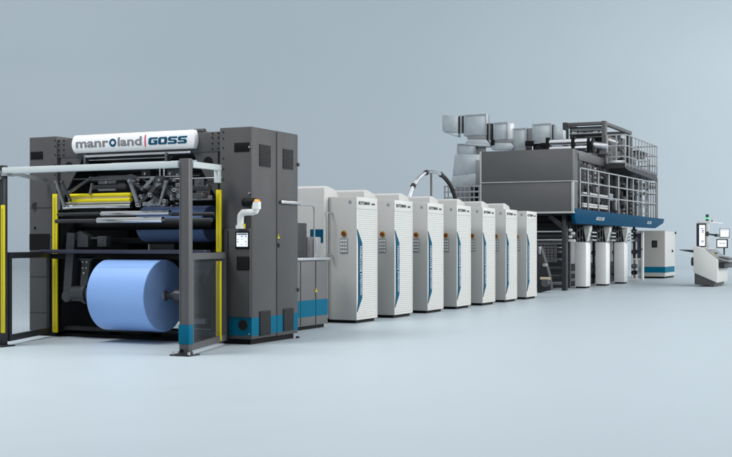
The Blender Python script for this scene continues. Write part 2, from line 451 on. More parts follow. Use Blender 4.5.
# gusset plates with hole under the head, both sides (seen in the upper corners)
for side, yy in ((-1, Y1+.05), (1, Y2-.05)):
    s_ = 1 if side < 0 else -1
    outer = [(XF+.03, yy, 2.70), (XF+.03, yy+s_*.42, 2.70), (XF+.03, yy+s_*.30, 2.50), (XF+.03, yy+s_*.02, 2.05), (XF+.03, yy, 2.05)]
    b = MB(); b.prism(outer, (.03, 0, 0)); g = ipart('gusset_plate', b, M_DARK)
    b = MB(); b.cyl((XF+.028, yy+s_*.16, 2.56), (XF+.02, yy+s_*.16, 2.56), .075); obj('gusset_hole', b, M_BLACK, g)
# long dark cross rails
def rail(pxa, pya, pxb, pyb, x, r, m, name='roller', seg=20, round_=True, parent=un):
    p0 = Vector(onX(pxa, pya, x)); p1 = Vector(onX(pxb, pyb, x))
    z = (p0.z+p1.z)/2; p0.z = p1.z = z
    b = MB()
    if round_: b.cyl(p0, p1, r, seg=seg)
    else: b.box(x-r, x+r, p0.y, p1.y, z-r, z+r, .006)
    return obj(name, b, m, parent)
M_BLU = mat('blue_black_rail', (.03, .033, .06), .35)
b = MB(); b.box(13.45, 13.6, Y1+.0, Y2+.0, 1.262, 1.318, .01); ipart('cross_rail', b, M_BLU)
b = MB(); b.box(13.62, 13.83, Y1+.06, Y2-.06, 1.18, 1.255, .01); ipart('cross_beam', b, M_BLACK)
b = MB(); b.box(13.9, 14.1, Y1+.06, Y2-.06, .10, .16, .01); ipart('lower_sill', b, M_CHAR)
# bright rollers
XR = 13.55
rail(64, 207.0, 131, 206.4, XR, .036, M_CHROME); rail(66, 203.2, 131, 202.6, XR+.04, .018, M_STEEL)
b = MB(); 
p0 = onX(70, 199, XR+.05); p1 = onX(131, 198, XR+.05)
for dz, r in ((.045, .03), (-.028, .036)):
    b.cyl((XR+.05, p0[1], p0[2]+dz), (XR+.05, p1[1], p0[2]+dz), r)
ipart('yellow_roller', b, M_YEL)
b = MB(); b.box(XR+.02, XR+.09, p0[1]-.02, p1[1]+.02, p0[2]-.0, p0[2]+.014); ipart('roller_groove', b, M_BEIGE)
rail(102, 213.8, 170, 213, XR-.05, .040, M_CHROME)
rail(58, 214.5, 100, 214.0, XR-.05, .028, M_CHAR)
rail(172, 214, 214, 214, XR-.05, .026, M_CHAR)
rail(98, 220.6, 163, 219.6, XR-.15, .044, M_CHROME)
rail(56, 221.2, 96, 220.9, XR-.15, .030, M_CHAR)
rail(165, 220.5, 212, 219.5, XR-.15, .028, M_CHAR)
for (pa, pb, y_) in ((100, 103, 214.2), (169, 173, 213.6), (95, 99, 221), (162, 167, 220.2)):
    rail(pa, y_, pb, y_, XR-.05 if y_ < 217 else XR-.15, .02, M_IRON, 'bearing')
rail(85, 155.6, 191, 153.2, XF-.05, .020, M_CHROME)
rail(85, 159.4, 172, 158, XF+.1, .014, M_STEEL)
rail(170, 178.4, 222, 178.6, XF, .010, M_STEEL)
rail(62, 178.5, 200, 177, XF+.05, .012, M_CHAR)
rail(88, 180.0, 190, 176.0, XR-.02, .016, M_IRON)
rail(60, 226, 214, 224.5, XF+.4, .07, M_BLACK)
rail(60, 188, 214, 187, XF+.7, .10, M_CHAR)
rail(60, 170, 214, 170, XF+.9, .07, M_CHAR)
rail(60, 241, 214, 241, XF+1.1, .05, M_CHAR)
# bearing blocks on the left ends
b = MB(); p = onX(61, 202, XR); b.box(XR-.06, XR+.06, p[1]-.03, p[1]+.03, p[2]-.12, p[2]+.1, .01); ipart('bearing_block', b, M_IRON)
b = MB(); p = onX(86, 158, XF-.03); b.box(XF-.07, XF+.02, p[1]-.02, p[1]+.02, p[2]-.09, p[2]+.05, .01); ipart('hanger', b, M_IRON)
b = MB(); p = onX(168, 156, XF-.03); b.box(XF-.09, XF+.02, p[1]-.02, p[1]+.02, p[2]-.09, p[2]+.05, .01); ipart('hanger', b, M_IRON)
for px in (160, 164):
    b = MB(); p = onX(px, 163, XR+.05); q = onX(px, 182, XR+.05); b.cyl((XR+.05, p[1], p[2]), (XR+.05, p[1], q[2]), .012); ipart('hanger_rod', b, M_STEEL)
# splicer linkage: bars, plates, bolts
def link(pa, pb, x, w, m=M_IRON, name='link_arm', t=.03):
    a, c = Vector(onX(*pa, x)), Vector(onX(*pb, x))
    b = MB(); b.bar(a, c, t, w, up=Vector((1, 0, 0)).cross(c-a)); 
    b.cyl(a-Vector((t*.7, 0, 0)), a+Vector((t*.7, 0, 0)), w*.62, seg=16); b.cyl(c-Vector((t*.7, 0, 0)), c+Vector((t*.7, 0, 0)), w*.62, seg=16)
    o = ipart(name, b, m)
    b = MB()
    for q in (a, c): b.cyl(q-Vector((t, 0, 0)), q+Vector((t, 0, 0)), w*.25, seg=12)
    obj('pivot', b, M_STEEL, o)
LK = mat('link_dark_iron', (.07, .074, .08), .32, metal=.5, var=.15)
LK2 = mat('link_grey_iron', (.22, .23, .25), .35, metal=.4, var=.15)
link((130, 181), (138, 204), 13.42, .055, LK2)
link((131, 181), (143, 189), 13.40, .035, LK)
link((138, 204), (150, 194), 13.40, .045, LK)
link((143, 189), (153, 179), 13.42, .045, LK2)
link((150, 194), (160, 180), 13.36, .06, LK)
link((145, 204), (165, 203), 13.38, .05, LK2)
link((152, 196), (165, 205), 13.35, .05, LK)
link((161, 184), (172, 196), 13.38, .055, LK)
link((166, 182), (160, 204), 13.34, .035, LK2)
link((70, 192), (91, 178), 13.5, .035, LK)
link((91, 178), (130, 176), 13.5, .022, LK)
link((62, 182), (70, 200), 13.5, .035, LK)
link((56, 182), (64, 206), 13.46, .03, LK2)
link((92, 184), (90, 194), 13.55, .02, LK2)
b = MB(); b.prism([onX(*q, 13.37) for q in ((142, 206), (155, 197), (164, 206))], (.02, 0, 0)); ipart('link_plate', b, LK2)
b = MB(); b.prism([onX(*q, 13.40) for q in ((118, 177), (131, 174), (138, 177), (128, 181))], (.02, 0, 0)); ipart('link_plate', b, LK)
b = MB(); b.prism([onX(*q, 13.42) for q in ((155, 176), (163, 176), (165, 184), (158, 190), (153, 184))], (.04, 0, 0)); ipart('link_plate', b, LK)
for px, py, r in ((150, 195, .032), (157, 185, .022), (152, 202, .018), (164, 201, .028), (147, 187, .02), (140, 196, .022), (137, 205, .028), (131.5, 181, .02), (174, 190, .03), (178, 196, .025), (171, 199, .02)):
    p = Vector(onX(px, py, 13.33)); b = MB(); b.cyl(p, p+Vector((.06, 0, 0)), r, seg=18); k = ipart('pivot_bolt', b, M_STEEL if random.random() < .5 else LK2)
    b = MB(); b.cyl(p-Vector((.006, 0, 0)), p, r*.45, seg=12); obj('bolt_cap', b, M_CHAR, k)
for a in ((165, 186, 174, 191), (168, 192, 173, 198), (176, 183, 187, 200), (165, 179, 174, 182), (189, 186, 207, 190), (190, 193, 203, 198)):
    p, q = onX(a[0], a[1], 13.55), onX(a[2], a[3], 13.55); b = MB(); b.box(13.53, 13.68, q[1], p[1], q[2], p[2], .01); ipart('actuator_block', b, random.choice([LK, LK2, M_CHAR]))
b = MB(); p = onX(88, 187, 13.7); b.box(13.65, 13.8, yX(128, 13.7), yX(92, 13.7), p[2]-.045, p[2]+.02, .01); ipart('splice_carriage', b, M_CHAR)
b = MB(); b.box(13.60, 13.64, yX(115, 13.6), yX(98, 13.6), onX(100, 191, 13.6)[2], onX(100, 189, 13.6)[2]); ipart('splice_blade', b, LK2)

for a, m in (((196, 178, 206, 186), LK2), ((207, 181, 213, 190), LK), ((198, 190, 212, 196), M_POST), ((187, 196, 214, 200), M_MIDG), ((169, 170, 176, 178), M_POST), ((176, 169, 184, 181), LK), ((120, 183, 127, 190), LK), ((100, 181, 118, 184), LK2), ((143, 170, 152, 178), M_CHAR)):
    p, q = onX(a[0], a[1], 14.1), onX(a[2], a[3], 14.1); b = MB(); b.box(14.05, 14.2, q[1], p[1], q[2], p[2], .01); o = ipart('actuator_block', b, m)
    b = MB(); b.cyl((14.06, (p[1]+q[1])/2, (p[2]+q[2])/2), (14.03, (p[1]+q[1])/2, (p[2]+q[2])/2), .02, seg=12); obj('pivot_bolt', b, M_STEEL, o)
rl = random.Random(3)
for k in range(26):        # small fittings and hoses of the splicer
    px, py = rl.uniform(133, 178), rl.uniform(180, 206); p = Vector(onX(px, py, 13.45)); r = rl.uniform(.008, .022)
    b = MB(); b.cyl(p, p+Vector((.05, rl.uniform(-.02, .02), 0)), r, seg=10); ipart('fitting', b, rl.choice([M_STEEL, LK2, M_CHAR, M_WHITE, LK]))
for k in range(7):
    p = Vector(onX(rl.uniform(135, 170), rl.uniform(176, 190), 13.5)); q = Vector(onX(rl.uniform(150, 185), rl.uniform(190, 207), 13.5)); mid = (p+q)/2+Vector((-.08, rl.uniform(-.1, .1), -.08))
    b = MB(); b.tube([p.lerp(mid, t).lerp(mid.lerp(q, t), t) for t in [i/8 for i in range(9)]], .008, 8); ipart('hose', b, M_RUB)
# left swing arm and drive
XA = 13.62
pa, pb = Vector(onX(73.5, 233, XA)), Vector(onX(69.5, 296, XA))
b = MB(); b.bar(pa, pb, .12, .145, up=(0, 1, 0)); b.cyl(pb+Vector((-.075, 0, 0)), pb+Vector((.075, 0, 0)), .085, seg=28); arm = ipart('swing_arm', b, LK)
arm['label'] = 'left belt arm holding the blue roll'
b = MB(); b.prism([onX(*q, XA-.02) for q in ((69, 236), (76, 233), (80, 231), (88, 236), (88, 247), (77, 247), (77, 240), (74, 242), (74, 250), (69, 250))], (.12, 0, 0)); ipart('arm_bracket', b, LK)
b = MB(); a_, c_ = onX(98, 236, XA), onX(107, 247, XA); b.box(XA-.02, XA+.1, c_[1], a_[1], c_[2], a_[2], .008); b.box(XA+.02, XA+.06, yX(98, XA), yX(88, XA), onX(90, 239, XA)[2], onX(90, 237, XA)[2]); ipart('arm_motor', b, LK)
b = MB(); b.prism([onX(*q, XA+.0) for q in ((78, 258), (94, 256), (90, 262), (87, 285), (80, 287), (82, 262))], (.05, 0, 0)); bp_ = ipart('bolt_plate', b, LK)
for px, py in ((83, 262), (87, 262), (83, 268), (86.5, 268), (84, 273)): bolt(onX(px, py, XA-.002), .014, .011, M_BEIGE, bp_)
RC = Vector((13.6, 0, .668)); RR = .512
ry0, ry1 = yX(165.0, 13.6), yX(109.0, 13.6)
b = MB(); b.cyl((13.6, ry1-.02, RC.z), (13.6, ry1+.32, RC.z), .085, seg=28); b.cyl((13.6, ry1+.32, RC.z), (13.6, ry1+.64, RC.z), .115, seg=28); b.cyl((13.6, ry1+.36, RC.z), (13.6, ry1+.42, RC.z), .15, seg=28); ipart('chuck', b, LK)
# right chuck
b = MB(); b.cyl((13.6, ry0+.02, RC.z), (13.6, ry0-.16, RC.z), .045, seg=24); b.cyl((13.6, ry0-.14, RC.z), (13.6, ry0-.2, RC.z), .07, seg=24); b.cyl((13.6, ry0-.2, RC.z), (13.6, ry0-.42, RC.z), .10, .09, seg=24); ck = ipart('chuck', b, LK)
b = MB(); yy = ry0-.42
b.prism([(13.5, yy, .5), (13.75, yy, .42), (14.35, yy, .55), (14.5, yy, 1.2), (14.1, yy, 1.2), (13.52, yy, .8)], (0, -.1, 0), .01); ra = ipart('swing_arm', b, M_CHAR); ra['label'] = 'right swing arm with cast ribs'
b = MB(); b.prism([onX(*q, 13.80) for q in ((187, 262), (214, 262), (200, 292), (196, 305), (187, 306))], (.03, 0, 0)); ipart('guard_plate', b, LK)
b = MB()
for i in range(7): p = onX(189, 293+i*2, 13.78); b.box(13.775, 13.80, yX(200, 13.78), yX(188, 13.78), p[2]-.006, p[2]+.004)
ipart('guard_slots', b, M_CHAR)
b = MB(); a_, c_ = onX(196, 318, 13.8), onX(207, 324, 13.8); b.box(13.75, 13.85, c_[1], a_[1], c_[2], a_[2], .01); ipart('terminal_box', b, LK2)
# feet beneath
for px, w in ((62, .22), (107, .28), (150, .2)):
    y = yX(px, 14.1); b = MB(); b.box(14.0, 14.25, y-w/2, y+w/2, 0.0, .10, .01); b.box(13.95, 14.3, y-w/2-.04, y+w/2+.04, 0, .03, .006); ipart('machine_foot', b, M_BLACK)
# side post edges carrying the yellow light curtains
def curtain(px0, px1, py0, py1, x, parent):
    a, c = onX(px0, py0, x), onX(px1, py1, x)
    b = MB(); b.box(x, x+.025, c[1], a[1], c[2], a[2], .006); o = obj('light_curtain', b, M_YEL, parent)
    b = MB(); b.box(x-.003, x+.002, (a[1]+c[1])/2-.012, (a[1]+c[1])/2+.012, c[2]+.05, a[2]-.05); obj('sensor_strip', b, mat('yellow_lens', (.50, .42, .02), .2), o)
    return o
curtain(52.2, 57.2, 194, 332.5, XF-.10, un)
curtain(215.8, 221, 189.8, 252, XF-.10, un)
b = MB(); b.box(XF-.03, XF-.002, Y2-.09, Y2-.02, .08, 2.2, .004); ipart('tower_trim', b, M_BLACK)
b = MB(); b.box(XF-.05, XF-.002, Y1-.16, Y1-.02, .08, 1.6, .004); ipart('tower_trim', b, M_CHAR)

# ---- paper rolls
def roll(name, y0, y1, x, z, r, m, me_, label, cap=True):
    b = MB(); bm = b.bm; seg = 96
    prof = [(0, y0+.0), (r*.14, y0), (r-.006, y0), (r, y0+.006), (r, y1-.006), (r-.006, y1), (0, y1)]
    rings = []
    for rr, yy in prof[1:-1]:
        rings.append([bm.verts.new((x+rr*math.cos(2*PI*k/seg), yy, z+rr*math.sin(2*PI*k/seg))) for k in range(seg)])
    for A, B in zip(rings, rings[1:]):
        for k in range(seg): bm.faces.new([A[k], A[(k+1) % seg], B[(k+1) % seg], B[k]])
    bm.faces.new(rings[-1]); bm.faces.new(rings[0])
    t = thing(name, (x, (y0+y1)/2, z), label, 'paper roll')
    o = obj('wrap', b, m, t)
    b = MB(); a0 = math.radians(128)
    b.box(x+r*math.cos(a0)-.001, x+r*math.cos(a0)+.0, y0+.03, y1-.03, z+r*math.sin(a0), z+r*math.sin(a0)+.003); obj('web_end', b, me_, t)
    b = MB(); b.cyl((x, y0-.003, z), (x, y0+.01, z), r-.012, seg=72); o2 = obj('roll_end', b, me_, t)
    b = MB(); b.cyl((x, y0-.02, z), (x, y0+.01, z), .06, seg=28); b.cyl((x, y0-.008, z), (x, y0+.01, z), .075, seg=28); obj('core', b, M_STEEL, t)
    return t
roll('paper_roll', ry0, ry1, 13.6, RC.z, RR, M_PAPERB, M_PAPERE, 'big light blue paper roll low in the unwinder above the floor')
roll('paper_roll', yX(212, 14.6), yX(146, 14.6), 14.6, onX(170, 224, 14.6)[2], .27, M_UPROLL, M_UPROLL, 'smaller dark blue paper roll high inside the unwinder, behind the chrome rollers')

# ---- safety frame in front
sg = thing('safety_frame', (12.2, 9.8, 0), 'front safety frame with pale crossbeam and two grey posts standing before the blue roll', 'safety frame')
py0_, py1_ = 8.262, 8.405
b = MB(); b.box(12.16, 12.25, py0_, py1_, .015, 2.475, .006); rp = obj('post', b, M_POST, sg)
b = MB(); b.box(12.154, 12.256, py0_-.006, py1_+.006, .14, .385, .002); obj('blue_stripe', b, M_STRIPE, rp)
b = MB(); b.box(12.05, 12.3, py0_-.08, py1_+.07, 0, .018, .003); ft = obj('foot_plate', b, M_CHAR, rp)
b = MB()
for y in (py0_-.05, py1_+.04): b.cyl((12.09, y, .015), (12.09, y, .05), .018, seg=10); b.cyl((12.2, y, .015), (12.2, y, .045), .014, seg=10)
obj('anchor_bolt', b, M_STEEL, ft)
b = MB(); b.box(12.157, 12.163, (py0_+py1_)/2+.045, (py0_+py1_)/2+.049, .42, 2.3); obj('groove', b, M_CHAR, rp)
b = MB(); b.cyl((12.14, py0_+.10, .06), (12.17, py0_+.10, .06), .02, seg=12); obj('cap_screw', b, M_BLACK, rp)
lp0, lp1 = 11.28, 11.42
b = MB(); b.box(12.16, 12.24, lp0, lp1, .015, 2.475, .006); lp = obj('post', b, M_CHAR, sg)
b = MB(); b.box(12.05, 12.3, lp0-.08, lp1+.07, 0, .018, .003); obj('foot_plate', b, M_CHAR, lp)
b = MB(); b.box(12.12, 12.25, py1_+.002, lp0-.002, 2.362, 2.442, .008); obj('crossbeam', b, M_ALU, sg)
b = MB(); b.box(12.10, 12.28, lp0-.09, lp0-.002, 2.325, 2.362, .004); br = obj('corner_bracket', b, M_STEEL, sg)
b = MB(); b.cyl((12.14, lp0+.05, 2.30), (12.17, lp0+.05, 2.30), .02, seg=12); b.cyl((12.14, lp0+.05, 2.38), (12.17, lp0+.05, 2.38), .02, seg=12); obj('bolts', b, M_STEEL, lp)
# side arms back to the towers
def sloped(p0, p1, w, t, m, name, parent=sg):
    b = MB(); b.bar(p0, p1, w, t); return obj(name, b, m, parent)
sloped((12.26, 8.31, 2.405), (13.68, 8.80, 2.462), .09, .075, M_ALU, 'side_beam')
b = MB(); b.box(13.62, 13.70, 8.765, 8.835, 2.25, 2.424, .004); obj('end_bracket', b, M_ALU, sg)
sloped((12.335, 11.38, 2.40), (13.78, 11.95, 2.36), .05, .05, M_MIDG, 'side_beam')
def door(p0, p1, zt, zb, m, mf, label):
    p0, p1 = Vector(p0), Vector(p1); w = .085; d = (p1-p0).normalized()
    b = MB()
    for z in (zb+w*.5, zt-w*.5): b.bar(p0+Vector((0, 0, z)), p1+Vector((0, 0, z)), .05, w)
    for p in (p0+d*w*.5, p1-d*w*.5): b.bar(p+Vector((0, 0, zb+w)), p+Vector((0, 0, zt-w)), .05, w, up=d)
    o = obj('guard_door', b, mf, sg); o['label'] = label
    b = MB(); q0, q1 = p0+d*w, p1-d*w; n = Vector((-d.y, d.x, 0))*.004
    b.prism([q0+Vector((0, 0, zb+w))-n, q1+Vector((0, 0, zb+w))-n, q1+Vector((0, 0, zt-w))-n, q0+Vector((0, 0, zt-w))-n], n*2)
    obj('infill', b, m, o)
door((12.26, 8.31, 0), (13.79, 8.752, 0), 1.285, .055, M_PLEXI, M_POST, 'right guard door with smoked panel')
door((12.34, 11.37, 0), (13.78, 11.87, 0), 1.285, .055, M_PERF, M_CHAR, 'left guard door with perforated sheet')
curtain(215.8, 220.6, 261, 341, 13.46, sg)
curtain(.6, 4.0, 205, 333, 12.12, sg)

# ================================================================== INFEED CABINET
YI = 9.02
ic = thing('infeed_cabinet', (16.6, YI+.4, 0), 'low dark grey cabinet with blue stripe between the unwinder tower and the first printing unit', 'cabinet')
xa, xb = XB+.05, xY(327.8, YI)
zt = onY(313, 257.6, YI)[2]
b = MB(); b.box(xa, xb, YI, YI+.9, .06, zt-.05, .01); cb = obj('body', b, mat('mid_dark_enamel', (.12, .118, .12), .42, var=.05), ic)
b = MB(); b.box(xa+.05, xb-.05, YI+.05, YI+.85, 0, .07); obj('plinth', b, M_BLACK, ic)
b = MB(); b.box(xa, xb+.02, YI-.04, YI+.9, zt-.045, zt, .008); obj('top', b, M_STEEL, ic)
b = MB(); b.box(xa, xb-.004, YI-.004, YI+.01, .21, .48); obj('blue_stripe', b, M_STRIPE, ic)
xm = xY(315.7, YI)
b = MB(); b.box(xm-.006, xm+.006, YI-.006, YI+.005, .07, zt-.06); b.box(xY(300.5, YI)-.004, xY(300.5, YI)+.004, YI-.006, YI+.005, .07, zt-.06); obj('door_seam', b, M_BLACK, ic)
triangle(xY(315.9, YI)-.0, onY(316, 290, YI)[2], .04, YI-.004, cb)
for (x0, x1, y0, z1, m) in ((xa, xY(307, 9.2), 9.2, onY(303, 223, 9.2)[2], M_CHAR), (xY(307.5, 9.25), xY(313, 9.25), 9.25, onY(310, 237, 9.25)[2], M_POST), (xY(314, 9.25), xY(321, 9.25), 9.25, onY(317, 237, 9.25)[2], M_MIDG)):
    b = MB(); b.box(x0, x1, y0, y0+.3, zt+.002, z1, .015); o = obj('control_box', b, m, ic)
    b = MB(); b.box(x0+.05, x1-.05, y0-.006, y0+.01, zt+.08, z1-.06, .004); obj('cover', b, m, o)
b = MB(); yr = 9.0
p0, p1, p2 = onY(299, 194.3, yr), onY(314.3, 194.8, yr), onY(314.3, 256, yr)
b.tube([(p0[0], yr, 2.03), (p1[0]-.08, yr, 2.03), (p1[0]-.02, yr, 2.01), (p1[0], yr, 1.95), (p1[0], yr, zt)], .014); obj('rail', b, M_RAIL, ic)

# rear bar beside unit 1
# ================================================================== PRINTING UNITS
def printing_unit(x0, label):
    W, D, yf = .87, .555, 8.94
    t = thing('printing_unit', (x0+W/2, yf+D/2, 0), label, 'printing unit', 'printing units in a row along the press')
    b = MB(); b.box(x0, x0+W, yf+.012, yf+D, .055, 2.235, .012); body = obj('cabinet', b, M_UNIT, t)
    b = MB(); b.box(x0+.05, x0+W-.03, yf+.05, yf+D-.03, 0, .06); obj('plinth', b, M_BLACK, t)
    # side panel: frame + slats
    b = MB()
    b.box(x0+.004, x0+W-.004, yf, yf+.012, 2.02, 2.23, .002)
    b.box(x0+.004, x0+.05, yf, yf+.012, .06, 2.018); b.box(x0+W-.05, x0+W-.004, yf, yf+.012, .06, 2.018)
    b.box(x0+.052, x0+W-.052, yf, yf+.012, .06, .10)
    fr = obj('panel_frame', b, M_SLAT, t)
    b = MB(); n = 50; z0, z1 = .104, 2.014; h = (z1-z0)/n
    for i in range(n):
        z = z0+i*h
        b.prism([(x0+.051, yf+.003, z+h*.08), (x0+.051, yf+.0015, z+h*.5), (x0+.051, yf+.003, z+h*.9), (x0+.051, yf+.013, z+h*.985), (x0+.051, yf+.013, z)], (W-.102, 0, 0))
    obj('slats', b, M_SLAT, fr)
    # blue chevron grip with lettering
    gz0, gz1 = .20, 1.66; gx0, gx1 = x0+.012, x0+.205
    b = MB(); b.prism([(gx0, yf-.012, gz0), (gx0+.055, yf-.012, gz0+.25), (gx0+.055, yf-.012, gz1-.25), (gx0, yf-.012, gz1), (gx1, yf-.012, gz1-.24), (gx1, yf-.012, gz0+.24)], (0, .011, 0)); gp = obj('blue_grip', b, M_GRIP, t)
    zA = .50; L = .86
    mb = text_bm('manroland ROTOMAN', .10, lambda u, v: (gx1-.03-v, yf-.0145, zA+u), width=L)
    obj('lettering', mb, M_WHITE, gp)
    # name plate
    mb = text_bm('ROTOMAN', .080, lambda u, v: (x0+.08+u, yf-.003, 2.10+v), width=.46, weight=.003)
    obj('lettering', mb, M_BLACK, fr)
    b = MB()
    for i in range(4): b.box(x0+.62+i*.036, x0+.645+i*.036, yf-.003, yf+.001, 2.10, 2.135)
    obj('type_mark', b, M_CHAR, fr)
    # keypad and emergency knob on the front
    kx = x0-.012; yk0, yk1 = yf+.17, yf+.325; zk0, zk1 = 1.23, 1.51
    b = MB(); b.box(kx, x0+.004, yk0, yk1, zk0, zk1, .004); kp = obj('keypad', b, M_MIDG, t)
    b = MB()
    for i in range(4):
        for j in range(3):
            yy = yk0+.022+j*.045; zz = zk0+.03+i*.062
            b.box(kx-.008, kx+.001, yy, yy+.026, zz, zz+.026, .003)
    obj('keys', b, M_WHITE if True else M_STEEL, kp)
    yk = (yk0+yk1)/2
    b = MB(); b.cyl((x0+.003, yk, 1.585), (x0-.012, yk, 1.585), .055, seg=24); o = obj('knob_plate', b, mat('amber_plate', (.42, .26, .05), .4), t)
    b = MB(); b.cyl((x0-.012, yk, 1.585), (x0-.045, yk, 1.585), .035, seg=20); obj('knob', b, mat('dark_red_knob', (.16, .03, .01), .4), o)
    b = MB(); b.cyl((x0+.003, yf+.13, 2.14), (x0-.004, yf+.13, 2.14), .03, seg=20); obj('number_disc', b, M_MIDG, t)
    # body behind the cabinet with its hood
    yb0, yb1 = 9.5, 12.1; hx = x0-.16
    b = MB(); b.prism([(hx, yb0, .08), (hx, yb0, 2.40), (hx+.04, yb0, 2.43), (hx+.14, yb0, 2.43), (hx+.46, yb0, 2.37), (hx+.56, yb0, 2.27), (hx+.56, yb0, .08)], (0, yb1-yb0, 0), .012)
    rb = obj('rear_body', b, M_HOOD, t)
    b = MB(); b.box(hx-.003, hx+.003, yb0+.02, yb0+.28, 1.42, 1.66); obj('blue_panel', b, M_NAVY, rb)
    b = MB(); b.box(x0+.55, x0+1.45, 9.75, 12.0, .05, 2.0, .02); obj('cylinder_housing', b, M_MIDG, rb)
    b = MB(); b.box(hx+.1, hx+.5, yb0+.1, yb1-.1, 0, .09); obj('rear_plinth', b, M_BLACK, rb)
    # hood on top
    return t
ordn = ['first', 'second', 'third', 'fourth', 'fifth', 'sixth', 'seventh']
u1 = printing_unit(18.36, 'light grey printing unit nearest the dark unwinder, first of seven, with blue grip')
for k in range(1, 7):
    c_ = copy_tree(u1); c_.location.x = u1.location.x + 1.632*k
    c_['label'] = ('light grey printing unit with white slatted side, %s from the unwinder' % ordn[k]) if k < 6 else 'light grey printing unit farthest from the unwinder, last of the seven, beside the dark folder'
for o in COL.objects:
    if o.name.startswith('printing_unit'): pass
# vertical white grab rail in front of the first unit
b = MB(); p = onX(327.8, 215, 18.2); pz0, pz1 = onX(328, 257, 18.2)[2], onX(328, 211, 18.2)[2]
b.tube([(18.34, p[1]-.01, pz1-.03), (18.2, p[1], pz1-.03), (18.17, p[1], pz1-.05), (18.16, p[1], pz1-.1), (18.16, p[1], pz0+.1), (18.17, p[1], pz0+.05), (18.2, p[1], pz0+.03), (18.34, p[1]-.01, pz0+.03)], .013)
g = obj('grab_rail', b, M_RAIL, u1)

# ================================================================== CABLE ARCH
ca = thing('cable_arch', (25.1, 10.3, 0), 'chrome and black pipe arch rising behind the printing units', 'pipe arch')
def arch_pt(t, r=0): return (25.05 - (1.50)*math.cos(t), 10.2, 2.15 + .93*math.sin(t))
b = MB(); b.tube([(23.55, 10.2, 1.9)]+[arch_pt(PI*i/40) for i in range(0, 25)], .042, 16); obj('chrome_pipe', b, M_CHROME, ca)
b = MB(); b.tube([arch_pt(PI*i/40) for i in range(24, 41)]+[(26.55, 10.2, 1.9)], .05, 16); obj('black_hose', b, M_RUB, ca)
b = MB(); b.cyl((24.9, 10.2, 1.9), (24.9, 10.2, 3.03), .026); obj('stay_post', b, M_IRON, ca)
for i in (8, 16, 24, 32):
    p, q = Vector(arch_pt(PI*(i-.4)/40)), Vector(arch_pt(PI*(i+.4)/40)); b = MB(); b.cyl(p, q, .06); obj('clamp', b, M_CHAR, ca)

# ================================================================== GREY HOUSING
XP, YP = 33.44, 9.20
yl, yr_ = 12.07, 9.20
zs, ztp, zbt = 3.262, 4.215, 2.31
hs = thing('dryer_housing', (XP+2, 10.6, 2.3), 'large raised plain grey housing with a pale horizontal seam above the folder infeed', 'machine housing')
b = MB(); b.box(XP, XP+.52, YP+.0, yl, zs+.012, ztp, .02); obj('upper_panel', b, M_HOUSE, hs)
b = MB(); b.box(XP, XP+.52, YP+.0, yl, zbt+.06, zs-.012, .02); obj('lower_panel', b, M_HOUSE, hs)
b = MB(); b.box(XP-.03, XP+.5, YP-.01, yl+.01, zs-.014, zs+.014); b.box(XP-.03, XP+.5, YP-.01, yl+.01, zbt, zbt+.055, .01)
b.box(XP-.012, XP+.07, YP-.02, YP+.05, zbt+.06, zs-.016, .006)
b.box(XP-.012, XP+.02, yl-.02, yl+.03, zbt+.06, ztp, .006); obj('trim', b, M_SEAM, hs)
b = MB(); b.box(XP+.53, XP+1.0, YP+.4, yl-.2, zbt+.1, ztp-.3); obj('inner_frame', b, M_CHAR, hs)

# ================================================================== FOLDER (canopy, gallery, tower)
fo = thing('folder', (40, 10, 0), 'tall folder tower with dark blue canopy, steel galleries and railings above white pillars', 'printing machine')
b = MB(); b.prism([(33.60, 9.18, 2.46), (46.95, 9.18, 2.40), (46.7, 9.18, 2.22), (45.2, 9.18, 2.01), (33.80, 9.18, 1.995), (33.60, 9.18, 2.15)], (0, .12, 0), .03)
cn = obj('canopy', b, M_CANOPY, fo)
for px, w in ((600.0, 1.05), (649, .75)):
    x = xY(px, 9.18); b = MB(); b.prism([(x-w*.55, 9.176, 2.15), (x+w*.42, 9.176, 2.15), (x+w*.55, 9.176, 2.25), (x-w*.42, 9.176, 2.25)], (0, -.012, 0)); pl = obj('nameplate', b, M_STEEL, cn)
    b = MB(); b.box(x-w*.3, x+w*.3, 9.160, 9.165, 2.185, 2.215); obj('plate_mark', b, M_CHAR, pl)
b = MB(); b.box(34.0, 46.6, 9.31, 12.0, 2.26, 2.38); obj('gallery_deck', b, M_CHAR, fo)
# lower gallery rail
def railing(parent, x0, x1, y, z0, z1, posts, rails, dz=0, r=.021, m=M_RAIL):
    for x in posts:
        b = MB(); f = (x-x0)/(x1-x0)*dz; b.box(x-r*1.6, x+r*1.6, y-r, y+r, z0, z1+f, .006); obj('rail_post', b, m, parent)
    b = MB()
    for z in rails:
        b.bar((x0, y-.002, z), (x1, y-.002, z+dz), r*2.05, r*1.9)
    obj('handrail', b, m, parent)
yg = 9.25
P = [xY(px, yg) for px in (580, 588, 598.5, 608.8, 618.5, 627, 633, 638.5, 642, 645.5, 648.5, 651, 653.5, 655.8)]
railing(fo, P[0], P[-1], yg, 2.4, 3.70, P, (3.70, 3.28, 2.88), .08)
